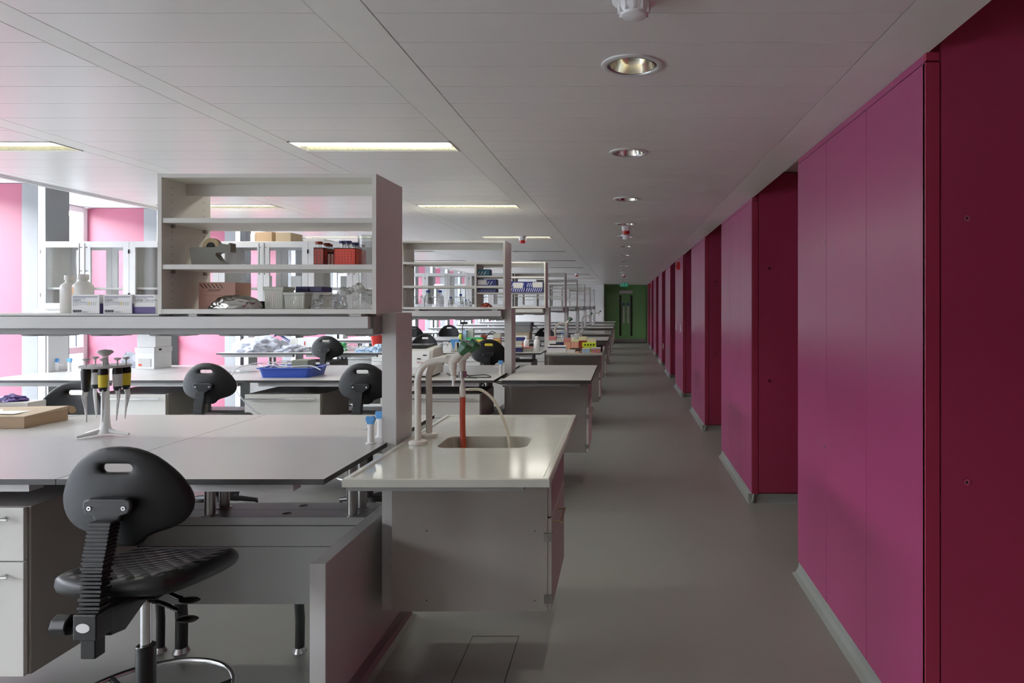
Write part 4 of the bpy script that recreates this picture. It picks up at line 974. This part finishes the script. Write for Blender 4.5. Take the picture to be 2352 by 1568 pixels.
Q = [(cx+0.03,cy-0.06,BT+0.09),(X(600,5.75),5.75,BT+0.115),(X(575,5.6),5.6,BT+0.12),(X(540,5.5),5.5,BT+0.085),(X(531,5.42),5.42,BT+0.0),(X(545,5.38),5.38,BT-0.09),(X(575,5.35),5.35,BT-0.20),(X(600,5.33),5.33,BT-0.26),(X(630,5.33),5.33,BT-0.29)]
MB().tube(spl(Q,6),0.006,8).done('hanging_loop','wtube',tc_,smooth=60)
Q = [(cx+0.05,cy-0.09,BT+0.10),(X(670,5.7),5.7,BT+0.093),(X(705,5.72),5.72,BT+0.096),(X(722,5.72),5.72,BT+0.088),(X(736,5.70),5.70,BT+0.066)]
MB().tube(spl(Q,6),0.006,8).done('free_end','wtube',tc_,smooth=60)
b = MB(); bx0,bx1 = X(677,5.9),X(714,5.9); b.box(bx0,bx1,5.84,6.0,BT+0.0095,BT+0.135)
t = tag(b.done('olive_box','olive',bevel=0.004),'grey-green box standing in the blue tray','box')
# centrifuge
y=5.68; x0,x1 = X(905,y),X(962,y)+0.10
t = T('benchtop_machine','pale benchtop machine with sloping front and dark lid, partly behind the nearest post','machine',(X(950,y),y+0.12,BT))
x0,x1 = -1.93,-1.615
MB().prism([(5.68,BT+0.012),(5.68,BT+0.09),(5.735,BT+0.235),(5.76,BT+0.245),(6.02,BT+0.255),(6.05,BT+0.18),(6.05,BT+0.012)],'x',x0,x1).done('housing','machine',t,bevel=0.01)
MB().prism([(5.672,BT+0.03),(5.672,BT+0.088),(5.722,BT+0.222),(5.728,BT+0.222),(5.68,BT+0.088),(5.68,BT+0.03)],'x',x0+0.03,x1-0.03).done('front_panel','whitep',t)
MB().prism([(5.74,BT+0.246),(5.80,BT+0.268),(5.99,BT+0.272),(6.02,BT+0.258)],'x',x0+0.02,x1-0.06).done('lid','blackp',t,bevel=0.006)
MB().box(x0+0.02,x1-0.02,5.72,6.0,BT+0.0005,BT+0.012).done('foot','rubber',t)
text('Warning',0.03,'darkred',t,(x1-0.13,5.676,BT+0.12),rot=(math.radians(70),0,0))
for a,c in ((0.16,0.10),(0.19,0.05)): MB().box(x1-c-0.03,x1-c,5.69,5.695,BT+a-0.006,BT+a+0.004).done('printed_mark','ink',t)
tag(MB().tube(spl([(-1.56,5.95,BT+0.012),(-1.50,5.84,BT+0.005),(-1.42,5.80,BT+0.005),(-1.36,5.88,BT+0.005),(-1.30,5.70,BT+0.006),(-1.18,5.66,BT+0.005),(-1.12,5.70,BT+0.005),(-1.20,5.86,BT+0.006),(-1.33,5.74,BT+0.010),(-1.44,5.72,BT+0.006),(-1.36,5.66,BT+0.005),(-1.22,5.62,BT+0.005)],8),0.0045,8).done('power_cable','rubber',smooth=60),'black power cable looped on the second bench row beside the machine','cable')
# cartons on top of the glazed cabinets
zt = 2.1705; yc = 6.0
carton('cardboard_box','open brown cardboard box on top of the glazed cabinets, next to the white packet','box',X(587,yc),X(628,yc),yc,yc+0.2,zt,zt+0.085,'card',group='cardboard boxes on the glazed cabinets',ang=-0.1)
carton('cardboard_box','grey-brown cardboard box on top of the glazed cabinets, farther from the white packet','box',X(633,yc),X(668,yc),yc,yc+0.22,zt,zt+0.082,'cardin',group='cardboard boxes on the glazed cabinets')
carton('white_packet','narrow white packet standing on top of the glazed cabinets','packet',X(575,yc),X(584.5,yc),yc,yc+0.12,zt,zt+0.068,'whitep')
carton('white_folder','flat white folder lying on top of the glazed cabinets','folder',X(697,yc),X(745,yc),yc,yc+0.22,zt,zt+0.025,'paper')
zq = 1.5845
for k,(px,w,z,lb) in enumerate(((765,24,zq,'lower white box with a light blue label inside the glazed cabinet'),(765,24,zq+0.062,'upper white box with a light blue label inside the glazed cabinet'))):
    carton('supply_box',lb,'box',X(px,6.05),X(px+w,6.05),6.05,6.15,z,z+0.06,'whitep',group='white supply boxes in the glazed cabinets',band=(0.3,0.8,'lblue'))
carton('supply_box','white box with a printed sheet on the upper shelf of the glazed cabinet','box',X(668,6.05),X(692,6.05),6.05,6.15,1.7605,1.865,'whitep',group='white supply boxes in the glazed cabinets')
carton('supply_box','plain white box in the glazed cabinet beside the printed one','box',X(590,6.05),X(612,6.05),6.05,6.15,1.7605,1.87,'whitep',group='white supply boxes in the glazed cabinets')
# bottles on the second shelf unit
def glassb(px,y,z,r,h,lb,cap='blue'):
    t = T('glass_bottle',lb,'bottle',(X(px,y),y,z),'blue-capped glass bottles on the second shelf unit'); x = X(px,y); hs=h*0.6
    MB().lathe((x,y,z),[(0.001,0.001),(r,0.001),(r,hs),(r*0.5,hs+r*0.8),(r*0.42,h*0.86),(r*0.36,h*0.86),(r*0.44,hs+r*0.78),(r*0.93,hs-0.002),(r*0.93,0.005),(0.001,0.005)],20,cap=False).done('glass_body','clear',t,smooth=50)
    MB().lathe((x,y,z),[(r*0.5,h*0.86),(r*0.52,h*0.87),(r*0.52,h)],18).done('cap',cap,t,smooth=40)
    MB().lathe((x,y,z),[(r*1.01,hs*0.35),(r*1.01,hs*0.75)],18,cap=False).done('printed_scale','bag',t,smooth=60)
yb=6.05; z=1.5845
for px,r,h,lb in ((983,0.034,0.152,'tall blue-capped glass bottle, first from the stuffed bags'),(1010.5,0.034,0.152,'tall blue-capped glass bottle, second from the stuffed bags'),(1035,0.022,0.092,'small blue-capped glass jar beside the tall bottles'),(1058,0.026,0.118,'medium blue-capped glass bottle between two small jars'),(1070,0.019,0.066,'smallest blue-capped jar in front of the medium bottle')):
    glassb(px,yb-(0.05 if px==1070 else 0),z,r,h,lb)
glassb(1080,6.1,z,0.016,0.05,'tiny black-capped jar at the end of the bottle line','blackp')
for px,s,lb in ((956,21,'crumpled clear bag of brown stoppers beside the bottles'),(969,22,'crumpled clear bag with black tubing beside the bottles')):
    b = crumple((X(px,yb),yb,z+0.0005),(0.024,0.03,0.105),s,4,0.3,3); tag(b.done('stuffed_bag','clear',smooth=40),lb,'bag')
def stripebox(px0,px1,y,z,h,m,lb,lab=None,d=0.12):
    x0,x1 = X(px0,y),X(px1,y); t = T('striped_carton',lb,'box',((x0+x1)/2,y,z),'striped kit boxes on the shelf units')
    MB().box(x0,x1,y,y+d,z+0.0005,z+h).done('carton',m,t,bevel=0.001)
    g = MB(); n = int((x1-x0)/0.028)+1
    for k in range(n):
        for j in range(max(1,int(h/0.05))):
            a = x0+0.004+k*0.028+(0.014 if j%2 else 0); zz = z+0.008+j*(h-0.012)/max(1,int(h/0.05)); hh = (h-0.02)/max(1,int(h/0.05))*0.8
            if a+0.027 < x1: g.prism([(a,zz),(a+0.006,zz),(a+0.026,zz+hh),(a+0.020,zz+hh)],'y',y-0.0008,y)
    g.done('white_stripes','paper',t)
    if lab: MB().box(x0+lab[0]*(x1-x0),x0+lab[1]*(x1-x0),y-0.0018,y-0.0008,z+h*lab[2],z+h*lab[3]).done('label','post',t)
stripebox(1095,1124,6.0,1.865,0.058,'teal','teal striped kit box on the upper small shelf of the second unit')
stripebox(1095,1139,5.98,1.7755,0.056,'royal','blue striped kit box with a grey label on the middle shelf of the second unit',(0.05,0.52,0.15,0.9))
stripebox(1095,1139,6.0,1.7155,0.033,'royal','low blue striped kit box beneath the middle shelf of the second unit')
stripebox(1172,1206,9.05,1.7755,0.145,'royal','blue striped box with a centred label on the third shelf unit',(0.2,0.85,0.4,0.9))
stripebox(1207,1247,9.05,1.7755,0.145,'royal','blue striped box with a label at its corner on the third shelf unit',(0.42,0.98,0.45,0.95))
b = crumple((X(1117,6.0),6.0,1.5845),(0.05,0.05,0.038),31,4,0.3,2.5); tag(b.done('snack_bag','darkred',smooth=40),'small brown-red crumpled packet on the bottom shelf of the second unit','packet')

# --- third bench row (index 2), y = 8.6 .. 9.99
b = crumple((X(598,8.9),8.92,BT+0.0005),(0.36,0.22,0.205),41,5,0.28,2.6,fine=0.16); tag(b.done('cloth_heap','cloth',smooth=180),'heap of crumpled white cloths at the window end of the third bench row','cloth')
b = crumple((X(668,8.85),8.9,BT+0.0005),(0.22,0.16,0.09),43,5,0.30,2.4,fine=0.14); tag(b.done('cloth_heap','cloth',smooth=180),'smaller flattened heap of white cloth beside the white carton','cloth')
tag(MB().tube(spl([(X(630,9.3),9.3,BT+0.19),(X(640,9.3),9.3,BT+0.22),(X(655,9.3),9.3,BT+0.15),(X(675,9.2),9.2,BT+0.08),(X(690,9.1),9.1,BT+0.02)],6),0.018,8).done('strap','navy',smooth=50),'dark blue strap lying across the white cloth heap','strap')
t = carton('product_carton','white carton with brand lettering on the third bench row behind a chair','box',X(684,8.95),X(736,8.95),8.95,9.2,BT,BT+0.175,'paper')
text('eppendorf',0.052,'ink',t,(X(685,8.95)+0.01,8.947,BT+0.028),bold=0.001)
MB().box(-0.065,-0.05,-0.127,-0.125,0.08,0.13).done('red_mark','red',t,local=True)
t = carton('control_box','white control box with blue buttons on the third bench row','box',X(666,9.1),X(683,9.1),9.1,9.2,BT,BT+0.165,'machine')
MB().cyl((-0.025,-0.05,0.06),(-0.025,-0.054,0.06),0.012).cyl((0.022,-0.05,0.06),(0.022,-0.054,0.06),0.012).done('button','lblue',t,local=True)
for k,(px,w,h,m,lb,sd) in enumerate(((806,0.13,0.08,'clear','heap of clear blue-tinted wrappers beside the chair on the third bench row',51),(835,0.12,0.06,'bag','heap of clear plastic wrappers near the post on the third bench row',52),(785,0.06,0.11,'bgreen','crumpled bright green packet behind the chair on the third bench row',53),(870,0.09,0.10,'skyb','light blue folded sheet beside the post on the third bench row',54),(838,0.13,0.055,'skyb','light blue folded sheet lying flat on the third bench row',55))):
    y = 8.8 if m=='skyb' else 9.1
    b = crumple((X(px,y),y,BT+0.0005),(w,0.1,h),sd,4,0.35,2.3); tag(b.done('packet' if m!='skyb' else 'folded_sheet',m,smooth=35),lb,'packet' if m!='skyb' else 'sheet')
t = T('red_bin','red plastic bin standing behind the blue sheets on the third bench row','bin',(X(868,9.4),9.4,BT))
MB().lathe((X(868,9.4),9.4,BT),[(0.001,0.001),(0.07,0.001),(0.10,0.20),(0.094,0.20),(0.066,0.006),(0.001,0.005)],24,cap=False).done('bin_shell','red',t,smooth=50)
# right part of the third row, seen past the posts
carton('tip_rack','red tip rack on the third bench row behind the machine','rack',X(948,8.95),X(978,8.95),8.95,9.1,BT,BT+0.062,'red',lid='darkred')
carton('monitor','black monitor seen far behind the fourth bench row','monitor',X(940,13.0),X(958,13.0),12.9,12.98,BT,BT+0.17,'blackp')
carton('blue_carton','small light blue box on the third bench row beside the stapler','box',X(1013,8.8),X(1020,8.8),8.8,8.86,BT,BT+0.055,'lblue')
t = T('tape_dispenser','small white bench tape dispenser on the third bench row','tape dispenser',(X(1030,8.8),8.8,BT))
a0,a1 = X(1019,8.8),X(1042,8.8)
MB().prism([(a0,BT+0.0005),(a0+0.006,BT+0.10),(a0+0.045,BT+0.095),(a0+0.06,BT+0.05),(a0+0.075,BT+0.10),(a0+0.09,BT+0.13),(a0+0.10,BT+0.12),(a0+0.12,BT+0.05),(a0+0.11,BT+0.0005)],'y',8.75,8.81).done('body','whitep',t,bevel=0.003)
t = T('label_holder','white holder with dark rolls on the third bench row beside the tape dispenser','holder',(X(1053,8.85),8.85,BT))
MB().box(X(1042,8.85),X(1066,8.85),8.8,8.9,BT+0.0005,BT+0.02).prism([(X(1044,8.85),BT+0.02),(X(1047,8.85),BT+0.13),(X(1050,8.85),BT+0.13),(X(1052,8.85),BT+0.02)],'y',8.82,8.88).prism([(X(1054,8.85),BT+0.02),(X(1056,8.85),BT+0.13),(X(1060,8.85),BT+0.13),(X(1063,8.85),BT+0.02)],'y',8.82,8.88).done('stand','machine',t,bevel=0.003)
MB().cyl((X(1052,8.85),8.83,BT+0.085),(X(1052,8.85),8.87,BT+0.085),0.035).done('roll','blackp',t,smooth=40)
carton('blue_carton','light blue box standing behind the white tape dispenser','box',X(1034,9.4),X(1054,9.4),9.4,9.5,BT,BT+0.135,'lblue')
t = T('yellow_carton','bright yellow carton on the third bench row behind the chair','box',(X(1105,8.8),8.9,BT))
MB().box(X(1086,8.75),X(1140,8.75),8.75,9.0,BT+0.0005,BT+0.155).done('carton','yellow',t,bevel=0.002)
t = carton('pink_rack','pink barred tip rack standing on the yellow carton side of the third bench row','rack',X(1134,9.2),X(1149,9.2),9.2,9.3,BT,BT+0.225,'rose',lid='frost')
t = T('desk_lamp','thin black stand rod rising beside the white holders on the third bench row','stand',(X(1062,9.0),9.0,BT))
MB().tube([(X(1062,9.0),9.0,BT+0.001),(X(1062,9.0),9.0,BT+0.32),(X(1064,9.0),9.0,BT+0.36)],0.006,8).cyl((X(1062,9.0),9.0,BT+0.0005),(X(1062,9.0),9.0,BT+0.01),0.05).done('rod','rubber',t,smooth=40)
MB().box(X(1058,9.0),X(1073,9.0),8.97,9.03,BT+0.36,BT+0.39).done('head','blackp',t,bevel=0.003)
# containers beside the second post, on the third row right end
for px0,px1,y,z0,h,m,lid,lb in ((1184,1198,8.75,0,0.085,'navy','frost','navy tip box with a frosted lid at the corner of the third bench row'),(1184,1200,9.1,0,0.13,'frost',None,'frosted round-edged box behind the navy tip box on the third bench row'),(1201,1221,8.85,0,0.062,'frost','rose','clear box with pink contents between the white bottles'),(1185,1208,9.1,0.1305,0.07,'royal','whitep','blue box with a white lid stacked on the frosted box')):
    carton('tip_box',lb,'box',X(px0,y),X(px1,y),y,y+0.12,BT+z0,BT+z0+h,m,group='tip boxes by the second post',lid=lid)
for px,y,r,h,lb in ((1209,8.95,0.036,0.20,'white plastic bottle on the third bench row, nearer the second post'),(1233,8.9,0.040,0.205,'white plastic bottle on the third bench row beside the sink worktop')):
    bottle('plastic_bottle',lb,X(px,y),y,BT,r,h,'whitep',group='white plastic bottles by the second post')
tg = T('wash_bottle','orange-topped wash bottle beside the white plastic bottles','bottle',(X(1200,9.0),9.0,BT)); MB().lathe((X(1200,9.0),9.0,BT),[(0.02,0.0005),(0.022,0.06),(0.01,0.09),(0.008,0.105)],16).done('body','orange',tg,smooth=40)
t = T('storage_bin','grey lidded plastic crate on the fourth bench row, past the second post','crate',(X(1200,12.2),12.2,BT))
q0,q1 = X(1180,12.0),X(1216,12.0)
MB().box(q0,q1,12.0,12.35,BT+0.0005,BT+0.13).done('carton','cardin',t,bevel=0.003); MB().box(q0,q1+0.02,12.0,12.36,BT+0.131,BT+0.25).done('upper_crate','panel',t,bevel=0.006); MB().box(q0,q1+0.03,11.99,12.37,BT+0.251,BT+0.31).done('lid','greycol',t,bevel=0.01)
MB().tube([(q1+0.02,12.1,BT+0.28),(q1+0.07,12.05,BT+0.24),(q1+0.14,12.02,BT+0.22)],[0.02,0.015,0.008],8).done('handle','blackp',t,smooth=40)
# items on the third row sink worktop
ys=8.66; zz = BT+0.0012
t = carton('product_carton','white carton with a navy printed band at the front of the third sink worktop','box',X(1257,ys),X(1300,ys),ys,ys+0.16,zz,zz+0.086,'paper',band=(0.72,0.88,'indigo'))
items = [(1302,1320,8.66,0,0.034,'whitep',None,'small white box beside the navy-banded carton'),
 (1337,1355,8.66,0,0.055,'skyb','frost','pale green-blue tip rack below the yellow box'),
 (1358,1379,8.66,0,0.065,'rose','frost','red and white tip rack at the corridor corner of the third sink'),
 (1371,1384,8.85,0,0.09,'blackp',None,'black box behind the red and white tip rack'),
 (1261,1277,9.1,0,0.19,'paper','rose','white box with a pink lid in the back line of tip boxes'),
 (1278,1294,9.1,0,0.155,'navy','frost','navy tip box in the back line of tip boxes'),
 (1295,1311,9.1,0,0.165,'peach','rose','brown-pink tip box in the back line of tip boxes'),
 (1312,1329,9.1,0,0.155,'peach','cream','peach tip box in the back line of tip boxes'),
 (1330,1347,9.1,0,0.185,'darkred','cream','dark red tip box with a cream lid in the back line'),
 (1348,1369,9.1,0,0.155,'cream',None,'olive-cream tip box at the corridor end of the back line'),
 (1262,1285,8.88,0,0.098,'blackp',None,'black flat case behind the navy-banded carton')]
for px0,px1,y,z0,h,m,lid,lb in items: carton('tip_box',lb,'box',X(px0,y),X(px1,y),y,y+0.11,zz+z0,zz+z0+h,m,group='tip boxes on the third sink worktop',lid=lid)
b = crumple((X(1326,9.15),9.16,zz+0.156),(0.075,0.05,0.075),61,4,0.25,2.5); tag(b.done('plastic_bag','bag',smooth=40),'white and green plastic bag lying on the peach tip box','bag')
t = T('hazard_box','fluorescent yellow-green test tube rack with round holes on the third sink worktop','rack',(X(1352,8.8),8.8,zz))
MB().box(X(1337,8.78),X(1369,8.78),8.78,8.84,zz+0.067,zz+0.123).box(X(1340,8.78),X(1366,8.78),8.785,8.835,zz,zz+0.067).done('body','ygreen',t,bevel=0.003)
for k in range(4): MB().cyl((X(1344+k*6.5,8.78),8.779,zz+0.095),(X(1344+k*6.5,8.78),8.7785,zz+0.095),0.012).done('hole','dark',t)
P=[]
for k in range(40):
    a=k*0.75; P.append((X(1322,8.78)+math.cos(a)*(0.055+0.02*math.sin(k)),8.80+math.sin(a)*0.05,zz+0.012+0.035*abs(math.sin(k*0.5))))
tag(MB().tube(spl(P,4),0.005,6).done('cable_bundle','rubber',smooth=60),'tangled black cable bundle on the third sink worktop','cable')
# fourth row (index 3) near 11.71
for px0,px1,y,z0,h,m,lid,lb in ((1072,1108,11.9,0,0.04,'bgreen','bgreen','bright green tray on the fourth bench row'),(1055,1059,11.9,0,0.10,'ygreen',None,'slim yellow-green packet standing on the fourth bench row'),(1062,1071,11.95,0,0.17,'skyb',None,'pale blue box standing on the fourth bench row'),(1073,1087,12.0,0.041,0.15,'frost',None,'frosted jar box with blue caps on the green tray'),(1104,1117,12.0,0,0.08,'darkred',None,'dark red instrument on the fourth bench row'),(1118,1133,11.9,0,0.035,'whitep',None,'low white box on the fourth bench row')):
    carton('supply_box',lb,'box',X(px0,y),X(px1,y),y,y+0.1,BT+z0,BT+z0+h,m,group='small things on the fourth bench row',lid=lid)
tag(MB().tube(spl([(X(1118,12.1),12.1,BT+0.05),(X(1128,12.1),12.1,BT+0.14),(X(1140,12.1),12.1,BT+0.10),(X(1135,12.0),12.0,BT+0.03),(X(1158,12.0),12.0,BT+0.02)],6),0.008,6).done('power_cable','rubber',smooth=60),'black cable arching over the fourth bench row','cable')
# ---------------------------------------------------------------- camera, light
FIX = 4.5
cam = bpy.data.cameras.new('camera'); co = bpy.data.objects.new('camera',cam); COL.objects.link(co); SC.camera = co
cam.sensor_width = 36; cam.lens = 1540*36/2352; cam.shift_x = -(1430-1176)/2352; cam.shift_y = -(784-701)/2352
co.location = (0,0,H); co.rotation_euler = (PI/2,0,0); cam.clip_start = 0.05; cam.clip_end = 200
w = bpy.data.worlds.new('world'); SC.world = w; w.use_nodes = True; nt = w.node_tree
bg = nt.nodes['Background']; bg.inputs[1].default_value = 24.0
tc = nt.nodes.new('ShaderNodeTexCoord'); sx = nt.nodes.new('ShaderNodeSeparateXYZ'); rp = nt.nodes.new('ShaderNodeValToRGB')
nt.links.new(tc.outputs['Generated'],sx.inputs[0]); nt.links.new(sx.outputs[2],rp.inputs[0]); nt.links.new(rp.outputs[0],bg.inputs[0])
rp.color_ramp.elements[0].color = (0.96,0.97,1.0,1); rp.color_ramp.elements[1].color = (0.75,0.84,1.0,1); rp.color_ramp.elements[1].position = 0.8
def area(name,loc,rot,sx_,sy_,pw,col=(1,1,1),portal=False):
    l = bpy.data.lights.new(name,'AREA'); l.shape='RECTANGLE'; l.size=sx_; l.size_y=sy_; l.energy=pw; l.color=col
    o = bpy.data.objects.new(name,l); COL.objects.link(o); o.location=loc; o.rotation_euler=rot
    if portal: l.cycles.is_portal = True
    return o
area('window_portal',(XL-0.15,12.0,1.36),(0,-PI/2,0),2.7,34,1,portal=True)
# lamps inside the lit fittings, plus added fill spots at the unlit downlights
for y in fixY[:3]:
    for x0,x1 in ((-1.796,-0.9222),(-4.062,-3.058)):
        area('troffer_lamp',((x0+x1)/2,y,ZC-0.002),(0,0,0),x1-x0-0.05,0.12,FIX,(1.0,0.97,0.88))
for k,y in enumerate(dly):  # only the first downlight is lit; the other spots are added corridor fill
    l = bpy.data.lights.new('downlight_lamp_and_fill','SPOT'); l.energy = 16 if k == 0 else 8; l.spot_size = 1.55; l.spot_blend = 0.6; l.shadow_soft_size = 0.05; l.color=(1.0,0.95,0.80)
    o = bpy.data.objects.new('downlight_lamp_and_fill',l); COL.objects.link(o); o.location=(0.036,y,ZC-0.01)
SC.view_settings.view_transform = 'Standard'; SC.view_settings.look = 'None'; SC.view_settings.exposure = 0.47; SC.view_settings.gamma = 1.12
cy = SC.cycles
cy.max_bounces = 8; cy.diffuse_bounces = 5; cy.glossy_bounces = 4; cy.transparent_max_bounces = 24; cy.transmission_bounces = 4
cy.sample_clamp_indirect = 6.0; cy.caustics_reflective = False; cy.caustics_refractive = False
cy.use_denoising = True; cy.denoiser = 'OPENIMAGEDENOISE'; cy.use_adaptive_sampling = True; cy.adaptive_threshold = 0.02
